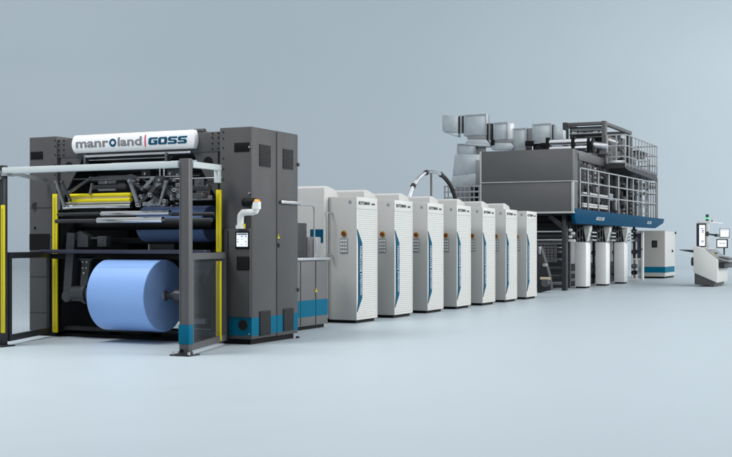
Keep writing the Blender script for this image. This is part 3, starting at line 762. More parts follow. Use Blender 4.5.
# ladder + end return
yE = 11.8; xe = P[-1]
b = MB()
for yy in (9.9, 10.6, 11.3, 11.8): b.box(xe-.04, xe+.04, yy-.03, yy+.03, 2.4, 3.76)
for z in (3.75, 3.33, 2.93): b.bar((xe, yg, z), (xe, yE, z), .05, .05)
obj('end_railing', b, M_RAIL, fo)
b = MB()
for x in (xY(641, 9.5), xY(647.5, 9.5)): b.box(x-.03, x+.03, 9.5, 9.56, 2.4, 4.0)
x0, x1 = xY(641, 9.5), xY(647.5, 9.5)
for i in range(6): b.box(x0, x1, 9.50, 9.54, 2.55+i*.25, 2.58+i*.25)
obj('ladder', b, M_RAIL, fo)
b = MB(); b.bar((xY(643, yg), yg+.1, 3.15), (xY(653, yg), yg+.1, 3.62), .04, .04); obj('brace', b, M_CHAR, fo)
b = MB(); 
for px in (656.8,): 
    x = xY(px, 9.3); b.box(x-.06, x+.06, 9.26, 9.36, 2.4, 4.0)
obj('corner_post', b, M_RAIL, fo)
# tower columns behind the rail: upright plates with bearing dots
yt = 10.05
cols = [(580.5, 583, M_POST, 154), (584.5, 586.5, M_POST, 154), (588.5, 592, M_POST, 156), (594.5, 597, M_CHAR, 157), (598.5, 602.5, M_POST, 157), (604.5, 606.5, M_CHAR, 158),
        (608.5, 612, M_POST, 162), (614, 616, M_CHAR, 163), (618, 621.5, M_POST, 164), (623.5, 625.5, M_CHAR, 166), (627.5, 630, M_POST, 168), (633, 635.5, M_CHAR, 171)]
b = MB(); b.prism([(xY(574, 11.3), 11.3, 2.39), (xY(637, 11.3), 11.3, 2.39), onY(637, 168, 11.3), onY(606, 152, 11.3), onY(574, 146, 11.3)], (0, .1, 0)); obj('back_board', b, M_BLACK, fo)
for k, (pa, pb, m, pt_) in enumerate(cols):
    x0, x1 = xY(pa, yt), xY(pb, yt); z1 = onY(pa, pt_, yt)[2]
    b = MB(); b.box(x0, x1, yt+(.15 if m in (M_BLACK, M_CHAR) else 0), yt+1.4, 2.385, z1, .01); o = obj('tower_column', b, m, fo)
    if m not in (M_BLACK,):
        b = MB(); z = 2.55
        while z < z1-.1:
            b.cyl((x0+.25*(x1-x0), yt-.03, z), (x0+.25*(x1-x0), yt+.02 if m is not M_CHAR else yt+.16, z), .04, seg=10); z += .16
        obj('bearing_caps', b, M_STEEL if k % 3 else M_WHITE, o)
b = MB(); x0, x1 = xY(575, yt), xY(600, yt)
rq = random.Random(5)
for k in range(26):
    px = rq.uniform(580, 636); py = rq.uniform(168+(px-580)*.22, 208); a = onY(px, py, rq.uniform(9.75, 10.0)); w_ = rq.uniform(.05, .22); h_ = rq.uniform(.03, .16)
    bb_ = MB(); bb_.box(a[0]-w_, a[0]+w_, a[1]-.06, a[1]+.1, a[2]-h_, a[2]+h_, .008); obj('gear_unit', bb_, rq.choice((M_BLACK, M_CHAR, M_POST, M_STEEL, M_BLACK)), fo)
for px in (582, 587, 593, 600, 606, 611, 616, 622, 629):
    x = xY(px, 9.9); bb_ = MB(); bb_.box(x-.03, x+.03, 9.87, 9.93, 2.385, onY(px, 163+(px-580)*.2, 9.9)[2]); obj('frame_upright', bb_, rq.choice((M_RAIL, M_CHAR, M_POST)), fo)
b = MB()
for z in (2.62, 2.70, 3.05): b.cyl((x0, 9.8, z), (x1, 9.8, z), .035, seg=10)
obj('tie_bar', b, M_WHITE, fo)
b = MB(); b.prism([onY(579, 150, yt-.1), onY(606, 159, yt-.1), onY(606, 167, yt-.1), onY(579, 160, yt-.1)], (0, .9, 0), .02); obj('drive_beam', b, M_POST, fo)
b = MB(); b.box(XP+.55, xY(582, 9.9), 9.9, 11.9, 2.39, 4.1, .02); obj('rear_panel', b, M_CHAR, fo)

# portal frame on top with rollers, upper gallery
xq = xY(606.5, 9.9); yq = 9.9
zq = onY(606.5, 121, yq)[2]
ylf = yX(563.5, xq); xend = xY(631, yq)
pf = MB(); T = .12
def zAt(px, py): return onY(px, py, yq)[2]
zlow = 2.39
pf.box(xq-T, xq+T, yq, yq+.14, zlow, zq, .01)
po = obj('portal_post', pf, M_POST, fo)
b = MB(); b.box(xq-T, xq+T, ylf-.16, ylf, 3.6, zq, .01); obj('portal_post', b, M_CHAR, fo)
zr = zq-.02
b = MB(); b.box(xend-T*1.5, xend+T*1.5, yq, yq+.14, 3.4, zr-.16, .01); obj('portal_post', b, M_CHAR, fo)
b = MB(); b.box(xq-T+.01, xq+T-.01, yq+.142, ylf-.162, zq-.13, zq-.02, .008); obj('portal_beam', b, M_POST, fo)
b = MB(); b.box(xq+T+.002, xend+T*1.5, yq+.003, yq+.137, zq-.14, zq-.02, .008); obj('portal_beam', b, M_POST, fo)
b = MB(); b.box(xq+T+.002, xend+T*1.5, ylf-.15, ylf-.02, zq-.15, zq-.02, .008); obj('portal_beam', b, M_CHAR, fo)
b = MB(); b.box(xend-T, xend+T, yq+.15, ylf-.16, zq-.15, zq-.03, .008); obj('portal_beam', b, M_CHAR, fo)
for (py, x, r, m) in ((128.5, xq+.2, .035, M_STEEL), (131, xq+.6, .035, M_STEEL), (133.5, xq+.1, .035, M_STEEL), (136.5, xq+.5, .05, M_CHAR), (139, xq+.2, .05, M_BLACK)):
    z = onX(585, py, x)[2]; b = MB(); b.cyl((x, yq+.2, z), (x, ylf-.2, z), r, seg=14); obj('web_roller', b, m, fo)
# upper gallery deck and rail
xg0, xg1 = xY(625.5, 9.2), xY(657, 9.2)
zd = onY(626, 163.5, 9.2)[2]; zr1 = onY(626, 133.5, 9.2)[2]; yg1 = yX(607.5, xg0)
b = MB(); b.prism([(xg0, 9.2, zd), (xg1, 9.2, zd-.06), (xg1, 9.2, zd-.34), (xg0+.5, 9.2, zd-.22), (xg0, 9.2, zd-.16)], (0, 1.9, 0)); ug = obj('upper_deck', b, M_CHAR, fo)
b = MB(); b.box(xg0-.05, xg0+.3, 9.25, yg1-.05, zd+.002, zd+.11, .01); obj('tread_plate', b, M_STEEL, fo)
b = MB(); b.bar((xg0, 9.196, zd-.02), (xg1, 9.196, zd-.10), .02, .10); obj('kick_plate', b, M_POST, fo)
P2 = [xY(px, 9.2) for px in (625.5, 629, 632.5, 636, 639, 642, 645, 647.5, 650, 652.5, 655, 657)]
zt2 = onY(657, 145.5, 9.2)[2]
railing(fo, P2[0], P2[-1], 9.2, zd-.12, zr1-.03, P2, (zr1-.04, zr1-.42, zr1-.80), zt2-zr1, r=.017)
b = MB()
for yy in (yg1, (yg1+9.2)/2): b.box(xg0-.03, xg0+.03, yy-.022, yy+.022, zd, zr1-.03)
for z in (zr1-.04, zr1-.42, zr1-.80): b.bar((xg0, 9.2, z), (xg0, yg1, z), .05, .045)
obj('end_railing', b, M_RAIL, fo)
b = MB()
for px in (635, 643, 650):
    x = xY(px, 10.6); b.box(x-.05, x+.05, 10.6, 10.66, zd-.1, zr1-.15)
for z in (zr1-.2, zr1-.62): b.bar((xg0+.5, 10.6, z), (xg1, 10.6, z), .045, .045)
obj('rear_railing', b, M_RAIL, fo)
b = MB()
for yy in (9.9, 10.6): b.box(P2[-1]-.04, P2[-1]+.04, yy-.03, yy+.03, zd-.1, zt2)
for z in (zt2-.04, zt2-.42, zt2-.8): b.bar((P2[-1], 9.2, z), (P2[-1], 10.9, z), .05, .05)
obj('end_railing', b, M_RAIL, fo)
for (pa, pb, m, pt_) in ((609.5, 616, M_HOUSE, 136), (618, 621, M_CHAR, 134), (622.5, 626, M_POST, 138)):
    x0, x1 = xY(pa, 10.3), xY(pb, 10.3); b = MB(); b.box(x0, x1, 10.3, 11.4, zd-.2, onY(pa, pt_, 10.3)[2], .02); o = obj('drive_box', b, m, fo)
    b = MB(); z = zd+.1
    while z < onY(pa, pt_, 10.3)[2]-.2: b.cyl((x0+.1, 10.25, z), (x0+.1, 10.32, z), .04, seg=10); z += .2
    obj('bearing_caps', b, M_STEEL, o)
b = MB(); p, q = Vector(onY(608, 139.5, 10.1)), Vector(onY(617, 142.5, 10.1)); b.cyl(p, q, .045, seg=12); obj('link_rod', b, M_WHITE, fo)
b = MB(); b.box(xY(622, 10.0), xY(655.5, 10.0), 10.0, 10.9, zd-.5, zd-.36, .02); obj('under_beam', b, M_BLACK, fo)
b = MB(); b.box(xq+1.0, xq+1.1, yq+.4, ylf-.2, zd-.3, zq-.5); obj('rear_screen', b, M_CHAR, fo)

rnd = random.Random(11)
mats_ = [M_POST, M_CHAR, M_HOUSE, M_BLACK, M_MIDG, M_STEEL]
for k in range(16):        # units between the portal posts
    px = rnd.uniform(576, 604); py = rnd.uniform(139, 158); a = onX(px, py, xq+rnd.uniform(-.6, .4)); w_, h_ = rnd.uniform(.08, .35), rnd.uniform(.06, .22)
    b = MB(); b.box(a[0], a[0]+.3, a[1]-w_, a[1]+w_, a[2]-h_/2, a[2]+h_/2, .01); obj('gear_unit', b, rnd.choice(mats_[:5]), fo)
for k in range(12):        # machine blocks on the upper gallery
    px = rnd.uniform(611, 651); py = 141+(px-608)*.28+rnd.uniform(0, 16); y = rnd.uniform(10.0, 10.9); a = onY(px, py, y); w_, h_ = rnd.uniform(.1, .5), rnd.uniform(.1, .4)
    if px > 634: w_ *= .6; h_ *= .5
    b = MB(); b.box(a[0]-w_, a[0]+w_, y, y+.3, a[2]-h_/2, a[2]+h_/2, .01); obj('gear_unit', b, rnd.choice(mats_[:4]), fo)
for k in range(9):
    z = zq-.18-k*.085; x = xq+.1+.25*(k % 3); b = MB(); b.cyl((x, yq+.2, z), (x, ylf-.2, z), rnd.choice((.02, .03, .035)), seg=10); obj('web_roller', b, rnd.choice((M_STEEL, M_CHAR, M_RAIL, M_BLACK)), fo)
for px in (571, 578, 585, 592, 599):
    y = yX(px, xq+.45); b = MB(); b.box(xq+.42, xq+.48, y-.03, y+.03, 3.9, zq-.15); obj('roller_frame', b, M_CHAR, fo)

# big chrome pipes on the housing roof
pp = thing('roof_pipes', (XP+1, 9.8, ztp), 'pair of shiny steel pipes with black flange crossing the roof of the grey housing', 'pipes')
for (pa, ya_, pb, yb_, r) in ((548, 143.5, 592, 140.5, .095), (548, 150, 590, 147, .085), (561, 153, 578, 151, .045)):
    x = 34.6; a, c = Vector(onX(pa, ya_, x)), Vector(onX(pb, yb_, x)); z = (a.z+c.z)/2; b = MB(); b.cyl((x, a.y, z), (x, c.y, z), r, seg=20); obj('pipe', b, M_CHROME, pp)
p = Vector(onX(589.5, 145, 34.6)); b = MB(); b.cyl((34.6, p.y+.03, p.z), (34.6, p.y-.03, p.z), .24, seg=24); b.cyl((34.6, p.y-.09, p.z-.02), (34.6, p.y-.14, p.z-.02), .22, seg=24); obj('flange', b, M_BLACK, pp)
p = Vector(onX(593.5, 145, 34.6)); b = MB(); b.cyl(p, p+Vector((.05, -.42, -.06)), .09, seg=18); obj('outlet_pipe', b, M_CHROME, pp)
b = MB()
for y in (10.3, 9.5): b.box(34.5, 34.7, y-.05, y+.05, ztp, ztp+.45)
obj('pipe_support', b, M_BLACK, pp)

# ================================================================== PILLARS
for k, (xk, yk, lab) in enumerate(((36.08, 9.50, 'white pillar under the blue canopy, nearest the printing units'), (38.5, 9.46, 'white pillar under the blue canopy, middle of the three'), (40.8, 9.38, 'white pillar under the blue canopy, beside the glass door'))):
    if k == 0:
        t0 = thing('folder_pillar', (xk, yk, 0), lab, 'pillar', 'white pillars under the blue canopy'); L, Wd = .55, .37
        b = MB(); b.box(xk, xk+L, yk, yk+Wd, .05, 1.46, .02); bb = obj('casing', b, M_PILLAR, t0)
        b = MB(); b.box(xk+.03, xk+L-.05, yk+.03, yk+Wd-.03, 0, .05); obj('plinth', b, M_BLACK, t0)
        b = MB(); b.box(xk+.12, xk+L, yk+.05, yk+Wd, 1.47, 1.98, .01); obj('mechanism', b, M_BLACK, t0)
        b = MB(); b.prism([(xk+.02, yk-.03, 1.48), (xk+.02, yk+.03, 1.48), (xk+.02, yk+.06, 1.75), (xk+.02, yk+.10, 1.98), (xk+.02, yk-.12, 1.98), (xk+.02, yk-.10, 1.85)], (.3, 0, 0), .006); obj('bracket', b, M_SLAT, t0)
        b = MB()
        for dy in (.13, .22, .31): b.box(xk+.05, xk+.11, yk+dy-.018, yk+dy+.018, 1.47, 1.96)
        for z in (1.56, 1.84): b.cyl((xk+.03, yk+.27, z), (xk+.09, yk+.27, z), .045, seg=14); b.cyl((xk+.03, yk+.17, z+.05), (xk+.09, yk+.17, z+.05), .03, seg=14)
        obj('guide_rod', b, M_STEEL, t0)
        b = MB()
        for z in (1.50, 1.62, 1.74): b.box(xk+.2, xk+.7, yk-.16, yk-.02, z, z+.05, .005)
        obj('valve_block', b, M_STEEL, t0)
    else:
        t = copy_tree(t0); t.location = (xk, yk, 0); t['label'] = lab

# ================================================================== FOLDER LOWER BODY + WEB INFEED STAND
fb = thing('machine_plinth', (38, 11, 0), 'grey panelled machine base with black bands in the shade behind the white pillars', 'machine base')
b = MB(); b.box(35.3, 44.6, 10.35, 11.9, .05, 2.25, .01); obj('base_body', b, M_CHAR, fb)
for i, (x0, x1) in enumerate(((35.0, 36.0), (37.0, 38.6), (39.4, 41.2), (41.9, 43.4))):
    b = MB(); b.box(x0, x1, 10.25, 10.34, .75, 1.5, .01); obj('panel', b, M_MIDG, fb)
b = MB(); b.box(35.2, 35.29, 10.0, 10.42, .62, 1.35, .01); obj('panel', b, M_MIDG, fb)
b = MB()
for z in (.18, .42, 1.62): b.box(35.0, 43.5, 10.2, 10.32, z, z+.1, .01)
obj('cross_bar', b, M_POST, fb)
b = MB()
for i in range(7): b.cyl((35.5+i*1.15, 10.3, 1.75), (35.5+i*1.15, 10.1, 1.75), .07, seg=14)
obj('bearing_strip', b, M_WHITE, fb)

ws = thing('web_infeed_stand', (32.5, 10.4, 0), 'dark open roller stand with grey rollers and small beige motor beside the last printing unit', 'roller stand')
xw = 34.0
yA, yB = yX(526, xw), yX(565, xw)
b = MB(); b.box(xw-.1, xw+.12, yB-.06, yB+.07, 0, 2.3, .01); b.prism([(xw-.1, yB+.075, 2.05), (xw-.1, yB+.075, 1.85), (xw-.1, yB+.5, 2.2), (xw-.1, yB+.4, 2.28)], (.1, 0, 0)); obj('stand_post', b, M_CHAR, ws)
b = MB(); b.box(xw+.2, xw+1.0, yB-.1, yA+1.0, 2.05, 2.30, .01); obj('top_box', b, M_BLACK, ws)
b = MB(); b.box(xw+.9, xw+1.0, yB+.1, yA+1.0, .05, 2.0); obj('back_board', b, M_CHAR, ws)
for (py, r, m) in ((217, .05, M_CHAR), (224, .07, M_BLACK), (231.5, .03, M_STEEL), (240, .045, M_STEEL), (243.5, .04, M_IRON), (236, .05, M_CHAR), (252, .05, M_IRON), (259.5, .05, M_IRON), (268, .07, M_CHAR), (276, .09, M_CHAR), (283, .06, M_IRON), (247.5, .03, M_STEEL)):
    z = onX(550, py, xw+.3)[2]; b = MB(); b.cyl((xw+.3+.1*math.sin(py), yB+.1, z), (xw+.3+.1*math.sin(py), yA+.8, z), r, seg=16); o = obj('web_roller', b, m, ws)
b = MB(); 
for i in range(7):
    for j in range(9):
        y = yB+.3+j*.11; z = .85+i*.085
        b.box(xw+.15, xw+.17, y, y+.085, z, z+.065)
obj('valve_plates', b, M_POST, ws)
for yy, zz in ((yB-.16, 1.62), (yB-.16, 1.82), (yB-.24, 1.72)):
    b = MB(); b.cyl((xw-.02, yy, zz), (xw+.1, yy, zz), .045, seg=14); obj('bearing_cap', b, M_HOOD, ws)
b = MB(); b.box(xw, xw+.1, yB-.3, yB-.1, 1.47, 1.54, .01); obj('bearing_strip', b, M_HOOD, ws)
mx = 32.2
b = MB(); b.prism([onX(*q, mx) for q in ((537, 250), (541, 247), (545, 262), (549, 276), (551, 290), (537, 293))], (.25, 0, 0), .01); mo = obj('motor_stand', b, M_CHAR, ws)
p = Vector(onX(546, 283, mx)); b = MB(); b.cyl(p-Vector((.12, 0, 0)), p+Vector((.1, 0, 0)), .11, seg=24); obj('hand_wheel', b, M_IRON, ws)
p = Vector(onX(544.5, 278.5, mx-.1)); b = MB(); b.cyl(p+Vector((0, .12, 0)), p-Vector((0, .16, 0)), .04, seg=18); obj('motor', b, M_BEIGE, ws)
b = MB(); p = onX(540, 250, mx); b.box(mx-.05, mx+.1, p[1]-.03, p[1]+.03, p[2]-.12, p[2]+.1, .01); obj('lever_plate', b, M_RAIL, ws)
p = Vector(onX(545, 265, mx)); b = MB(); b.cyl(p-Vector((.08, 0, 0)), p+Vector((.1, 0, 0)), .05, seg=18); obj('sensor', b, M_RAIL, ws)

# ================================================================== GLASS DOOR
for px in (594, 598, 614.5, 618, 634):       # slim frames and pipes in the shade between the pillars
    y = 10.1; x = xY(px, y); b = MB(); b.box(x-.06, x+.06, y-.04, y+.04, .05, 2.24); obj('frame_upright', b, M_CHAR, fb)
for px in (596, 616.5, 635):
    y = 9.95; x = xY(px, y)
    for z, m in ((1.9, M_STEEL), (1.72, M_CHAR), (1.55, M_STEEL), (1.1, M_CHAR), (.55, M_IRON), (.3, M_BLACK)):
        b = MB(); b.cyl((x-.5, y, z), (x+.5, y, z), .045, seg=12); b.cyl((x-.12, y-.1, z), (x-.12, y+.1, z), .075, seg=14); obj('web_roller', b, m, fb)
gd = thing('glass_door', (44.5, 9.6, 0), 'narrow glazed door with white frame between the last pillar and the end cabinet', 'door')
XG = 45.0
g0, g1, g2, g3 = yX(632, XG), yX(637.5, XG), yX(643, XG), yX(640.5, XG)
z1 = onX(637, 232, XG)[2]
b = MB()
for y in (g0, yX(636.2, XG)): b.box(XG, XG+.1, y-.025, y+.025, .04, z1, .005)
b.box(XG-.02, XG+.1, yX(643.5, XG), yX(641.2, XG), .02, z1+.02, .005)
b.box(XG-.001, XG+.09, yX(641, XG), g0+.025, .02, .07); b.box(XG+.001, XG+.09, yX(641, XG), g0+.025, .79, .84); b.box(XG+.001, XG+.09, yX(641, XG), g0+.025, z1-.05, z1+.0)
fr = obj('door_frame', b, M_WHITE, gd)
b = MB(); b.box(XG+.04, XG+.05, yX(641, XG), g0, .85, z1-.05); obj('pane', b, mat('blue_glass', (.05, .07, .12), .1, alpha=.75), gd)
b = MB(); b.box(XG+.04, XG+.05, yX(641, XG), g0, .07, .79); obj('pane', b, M_GLASS, gd)
b = MB(); b.cyl((XG-.06, yX(642.3, XG), 1.2), (XG-.02, yX(642.3, XG), 1.2), .04, seg=14); obj('handle', b, M_STEEL, gd)

# ================================================================== END CABINET
XE, YE = 47.71, 9.314
ec = thing('end_cabinet', (XE+1, YE+.45, 0), 'beige grey cabinet with blue stripe and small dark window, standing past the last pillar', 'cabinet')
b = MB(); b.box(XE, XE+2.15, YE+.006, YE+1.15, .07, 1.945, .02); bd = obj('body', b, M_TITAN, ec)
b = MB(); b.box(XE+.03, XE+2.12, YE, YE+.01, .09, 1.92, .004); obj('side_door', b, M_HOOD, ec)
b = MB(); b.box(XE+.08, XE+2.1, YE+.05, YE+1.1, 0, .075); obj('plinth', b, M_BLACK, ec)
b = MB(); b.prism([(XE-.006, YE-.006, .235), (XE+2.0, YE-.006, .235), (XE+2.0, YE+.002, .235), (XE+.004, YE+.002, .235), (XE+.004, YE+1.12, .235), (XE-.006, YE+1.12, .235)], (0, 0, .235)); obj('blue_stripe', b, M_STRIPE, ec)
a, c = onX(651.8, 240.5, XE), onX(657.2, 247.5, XE)
b = MB(); b.box(XE-.012, XE+.01, c[1], a[1], c[2], a[2], .01); w_ = obj('window', b, M_BLACK, ec)
b = MB(); b.box(XE-.016, XE-.01, c[1]+.03, a[1]-.03, c[2]+.04, a[2]-.04); obj('pane', b, M_CHAR, w_)
for px, py in ((675, 233), (672, 251)):
    p = onY(px, py, YE); b = MB(); b.cyl((p[0], YE-.05, p[2]), (p[0], YE, p[2]), .05, seg=12); obj('knob', b, M_CHAR, ec)

# ================================================================== CONSOLE
XC = 39.15
YC0, YC1 = yX(716.8, XC), yX(693.3, XC)
def cz(py): return onX(705, py, XC)[2]
co = thing('control_console', (XC+1.2, 6.4, 0), 'white operator console with screens and green signal lamp standing alone at the right edge', 'control desk')
LEN = 2.3
def cp(px, py): return onX(px, py, XC)
b = MB(); b.prism([cp(693.3, 246), cp(698, 247), cp(705, 249.5), cp(717.2, 259.5), cp(717.2, 283), cp(693.3, 272.5)], (LEN, 0, 0), .02); obj('desk_body', b, M_SLAT, co)
b = MB(); b.prism([onX(*q, XC+.04) for q in ((694.5, 270), (714.5, 278), (714.5, 286.3), (694.5, 284.2))], (LEN-.25, 0, 0), .01); obj('plinth', b, M_DARK, co)
b = MB(); b.prism([onX(*q, XC+.02) for q in ((705.5, 249.2), (716.8, 258.8), (716.6, 259.4), (705.3, 249.8))], (LEN-.1, 0, 0)); obj('seam', b, M_MIDG, co)
# desktop boards jutting out at the low side
b = MB(); b.prism([(XC+.2, YC0-.35, .86), (XC+.2, YC0+.12, .98), (XC+.2, YC0+.12, .93), (XC+.2, YC0-.35, .81)], (LEN+.5, 0, 0), .006); obj('desk_shelf', b, M_MIDG, co)
b = MB(); b.box(XC+.3, XC+2.4, YC0-.2, YC0+.02, .60, .78, .02); dr = obj('drawer', b, M_CHAR, co)
b = MB(); b.prism([(XC+.5, YC0-.30, .885), (XC+.5, YC0+.02, .965), (XC+.5, YC0+.02, .985), (XC+.5, YC0-.30, .905)], (.9, 0, 0)); obj('keyboard', b, M_CHAR, co)
b = MB(); b.prism([(XC+.35, YC0+.1, 1.0), (XC+.35, YC0+.35, 1.17), (XC+.35, YC0+.35, 1.18), (XC+.35, YC0+.1, 1.01)], (1.6, 0, 0)); obj('button_panel', b, M_MIDG, co)
for i, m in enumerate((M_YEL, M_CHAR, M_CHAR, M_STEEL)):
    b = MB(); x = XC+.5+i*.35; b.cyl((x, YC0+.2, 1.05), (x, YC0+.19, 1.11), .035, seg=12); obj('button', b, m, co)
# left wing board
a = onX(679, 249.7, XC+.2); c = onX(693.3, 250, XC+.2); d = onX(693.3, 252.7, XC+.2)
b = MB(); b.prism([a, c, d, (a[0], a[1]-.03, a[2]-.02)], (.9, 0, 0)); obj('wing_board', b, M_CHAR, co)
p = Vector(onX(692.6, 261.5, XC+.2)); b = MB(); b.cyl(p+Vector((0, .03, 0)), p-Vector((0, .05, 0)), .14, seg=24); obj('side_knob', b, M_CHAR, co)
# display rack
xr = XC+.5
def rb(pa, ya_, pb, yb_, x, t): 
    a, c = onX(pa, ya_, x), onX(pb, yb_, x); return (x, x+t, c[1], a[1], c[2], a[2])
b = MB(); b.box(*rb(696.4, 223.3, 705.6, 247, xr, .12), .008); rk = obj('display_rack', b, M_CHAR, co)
b = MB(); b.box(*rb(699.2, 225, 705.0, 245.8, xr-.008, .01)); obj('display', b, M_SCREEN, rk)
b = MB()
for (p0, q0, p1, q1) in ((700.8, 228.2, 703.6, 228.9), (701.8, 230, 704, 231), (701.8, 231.6, 703.6, 232.5), (701, 240.6, 704, 241.4), (701.6, 241.9, 703.4, 242.6)):
    b.box(*rb(p0, q0, p1, q1, xr-.012, .004))
obj('display_marks', b, M_INK, rk)
b = MB(); b.box(*rb(706.2, 222, 708.8, 248, xr, .1), .008); obj('mast', b, M_SLAT, co)
p = Vector(onX(697, 222, xr)); yE_ = p.y; b = MB(); b.box(xr-.02, xr+.1, yE_-.42, yE_, p.z-.03, p.z+.02, .006); obj('top_arm', b, M_SLAT, co)
p2 = onY(732, 223.5, yE_-.40)
b = MB(); b.bar((xr+.05, yE_-.40, p.z-.005), (xr+2.8, yE_-.40, p.z-.005), .06, .05); obj('top_arm', b, M_SLAT, co)
p = Vector(onX(707.3, 221, xr+.05)); b = MB(); b.cyl(p, p+Vector((0, 0, .06)), .05, seg=18); b.cyl(p+Vector((0, 0, .12)), p+Vector((0, 0, .22)), .05, seg=18); sl = obj('signal_lamp', b, M_CHAR, co)
b = MB(); b.cyl(p+Vector((0, 0, .06)), p+Vector((0, 0, .12)), .05, seg=18); obj('green_lens', b, M_GREEN, sl)
p = Vector(onX(712, 222, xr)); b = MB(); b.cyl(p, p+Vector((0, 0, .06)), .02, seg=12); obj('camera', b, M_CHAR, co)
# monitors on an arm
a, c = Vector(onX(707.5, 234, xr)), Vector(onX(716, 235.3, xr+.3)); b = MB(); b.bar(a, c, .06, .05); b.cyl(c-Vector((.1, 0, 0)), c+Vector((.4, 0, 0)), .05, seg=14); b.cyl(a-Vector((.04, 0, .04)), a+Vector((.04, 0, .06)), .05, seg=14); obj('monitor_arm', b, M_CHAR, co)
for (pa, ya_, pb, yb_, xm_, m) in ((719.3, 228.3, 729.8, 238, XC+.55, M_RAIL), (716.3, 239, 727.7, 248, XC+.35, M_BLACK)):
    b = MB(); A_ = rb(pa, ya_, pb, yb_, xm_, .06); b.box(*A_, .01); mn = obj('monitor', b, m, co)
    x0, x1, y0, y1, z0, z1 = A_
    b = MB(); b.box(x0-.006, x0+.002, y0+.035, y1-.035, z0+.035, z1-.035); obj('screen', b, M_SCREEN, mn)
    b = MB()
    if m is M_BLACK:
        for k in range(6): b.box(x0-.01, x0-.006, y0+.06+k*.035, y0+.08+k*.035, z0+.13, z0+.15+.02*(k % 3))
    else: b.box(x0-.01, x0-.006, y0+.06, y1-.06, z1-.07, z1-.055)
    obj('screen_marks', b, M_INK, mn)
b = MB(); b.box(XC+.5, XC+.6, yX(724, XC+.5)-.02, yX(724, XC+.5)+.02, onX(724, 252, XC+.5)[2]-.1, onX(724, 240, XC+.5)[2]); obj('monitor_post', b, M_CHAR, co)

# ================================================================== DUCTS
XD = 35.2
def dbox(t, pa, ya_, pb, yb_, x=XD, dx=.7, m=M_DUCT, name='duct_section', bev=.012):
    a, c = onX(pa, ya_, x), onX(pb, yb_, x); b = MB(); dx = dx*.4
    if m is M_DUCT:
        b.box(x, x+dx, c[1], a[1], c[2], a[2], bev); o = obj(name, b, m, t)
        w_, h_ = a[1]-c[1], a[2]-c[2]
        b = MB(); e_ = .022; f_ = .03
        for (y0, y1, z0, z1) in ((c[1]-e_, c[1]+f_, c[2]-e_, a[2]+e_), (a[1]-f_, a[1]+e_, c[2]-e_, a[2]+e_)): b.box(x-.02, x+dx*.98, y0, y1, z0, z1, .004)
        b.box(x-.018, x+.02, c[1]+f_+.001, a[1]-f_-.001, a[2]-f_, a[2]+.015); b.box(x-.018, x+.02, c[1]+f_+.001, a[1]-f_-.001, c[2]-.015, c[2]+f_)
        obj('flange_frame', b, M_DUCTF, o)
        return o
    b.box(x, x+dx, c[1], a[1], c[2], a[2], bev); return obj(name, b, m, t)
def dpoly(t, pts, x=XD, dx=.28, m=M_DUCT, name='duct_section'):
    b = MB(); b.prism([onX(*q, x) for q in pts], (dx, 0, 0), .01); return obj(name, b, m, t)
dt = thing('exhaust_duct', onX(478, 185, XD), 'leftmost galvanised duct run with hopper rising behind the last printing units', 'duct', 'galvanised ducts beside and above the grey housing')
dpoly(dt, ((441.8, 115), (458, 115.6), (458, 132.8), (442.5, 131.5)))
dpoly(dt, ((442.5, 132), (458, 133), (458, 136.8), (456, 136.8)), name='duct_taper')
dbox(dt, 458.2, 116.2, 464.3, 132, XD+.05, .6, M_CHAR, 'duct_flange'); dbox(dt, 460, 115.2, 461.5, 133, XD-.02, .7, M_RAIL, 'duct_flange')
dbox(dt, 464.6, 115.4, 486.2, 134.5)
dpoly(dt, ((467, 134.8), (486, 134.8), (486.5, 139), (467, 139)), name='duct_flange', m=M_MIDG)
dpoly(dt, ((468, 139.2), (486, 139.2), (490, 144), (489, 147), (470, 147), (464.5, 144)), name='duct_hood')
dpoly(dt, ((457, 144), (464, 143.2), (490, 144.5), (489.5, 147), (475, 145.6)), x=XD-.1, name='duct_hood')
dbox(dt, 457.8, 144.5, 475, 154.2, XD-.05, .6); dbox(dt, 475.2, 147, 484, 160, XD+.1, .5, M_MIDG)
dpoly(dt, ((454.5, 154.4), (480, 154.4), (481.5, 172), (452.5, 176)), x=XD-.1)
dpoly(dt, ((452.4, 176.2), (481.5, 172.2), (482, 186), (450, 186)), x=XD-.12, m=M_DUCT)
dbox(dt, 475.5, 160.2, 481, 186, XD-.2, .5, M_MIDG)
d2_ = thing('exhaust_duct', onX(502, 150, XD), 'middle galvanised duct box with right face painted as lit on the roof of the grey housing', 'duct', 'galvanised ducts beside and above the grey housing')
dbox(d2_, 487, 123.5, 491.8, 139, XD, .7, M_CHAR, 'duct_flange'); dbox(d2_, 488.6, 122.8, 489.8, 140, XD-.03, .7, M_MIDG, 'duct_flange')
dbox(d2_, 494, 123.2, 507.4, 139); dbox(d2_, 507.5, 123.2, 511.8, 139.2, XD-.02, .7, M_DUCTL)
dpoly(d2_, ((494, 139.3), (511.8, 139.3), (512, 142.5), (494, 142.5)), name='duct_flange', m=M_MIDG)
dpoly(d2_, ((495, 142.7), (511, 142.7), (513.5, 147), (512, 150), (492, 150), (490.5, 147)), name='duct_hood')
dbox(d2_, 490.5, 139.5, 494, 145, XD-.05, .3, M_BLACK, 'damper')
dbox(d2_, 485, 127.5, 495, 137.5, XD+.3, .6, M_MIDG, 'duct_link')
d3_ = thing('exhaust_duct', onX(535, 150, XD), 'rightmost galvanised duct run on the roof of the grey housing, beside the steel pipes', 'duct', 'galvanised ducts beside and above the grey housing')
dbox(d3_, 513.2, 129, 526, 149.5, XD+.1)
dbox(d3_, 510.5, 131, 516, 146, XD+.25, .5, M_MIDG, 'duct_link')
dbox(d3_, 526.1, 128.4, 532.8, 145, XD+.15, .5, M_MIDG, 'duct_flange')
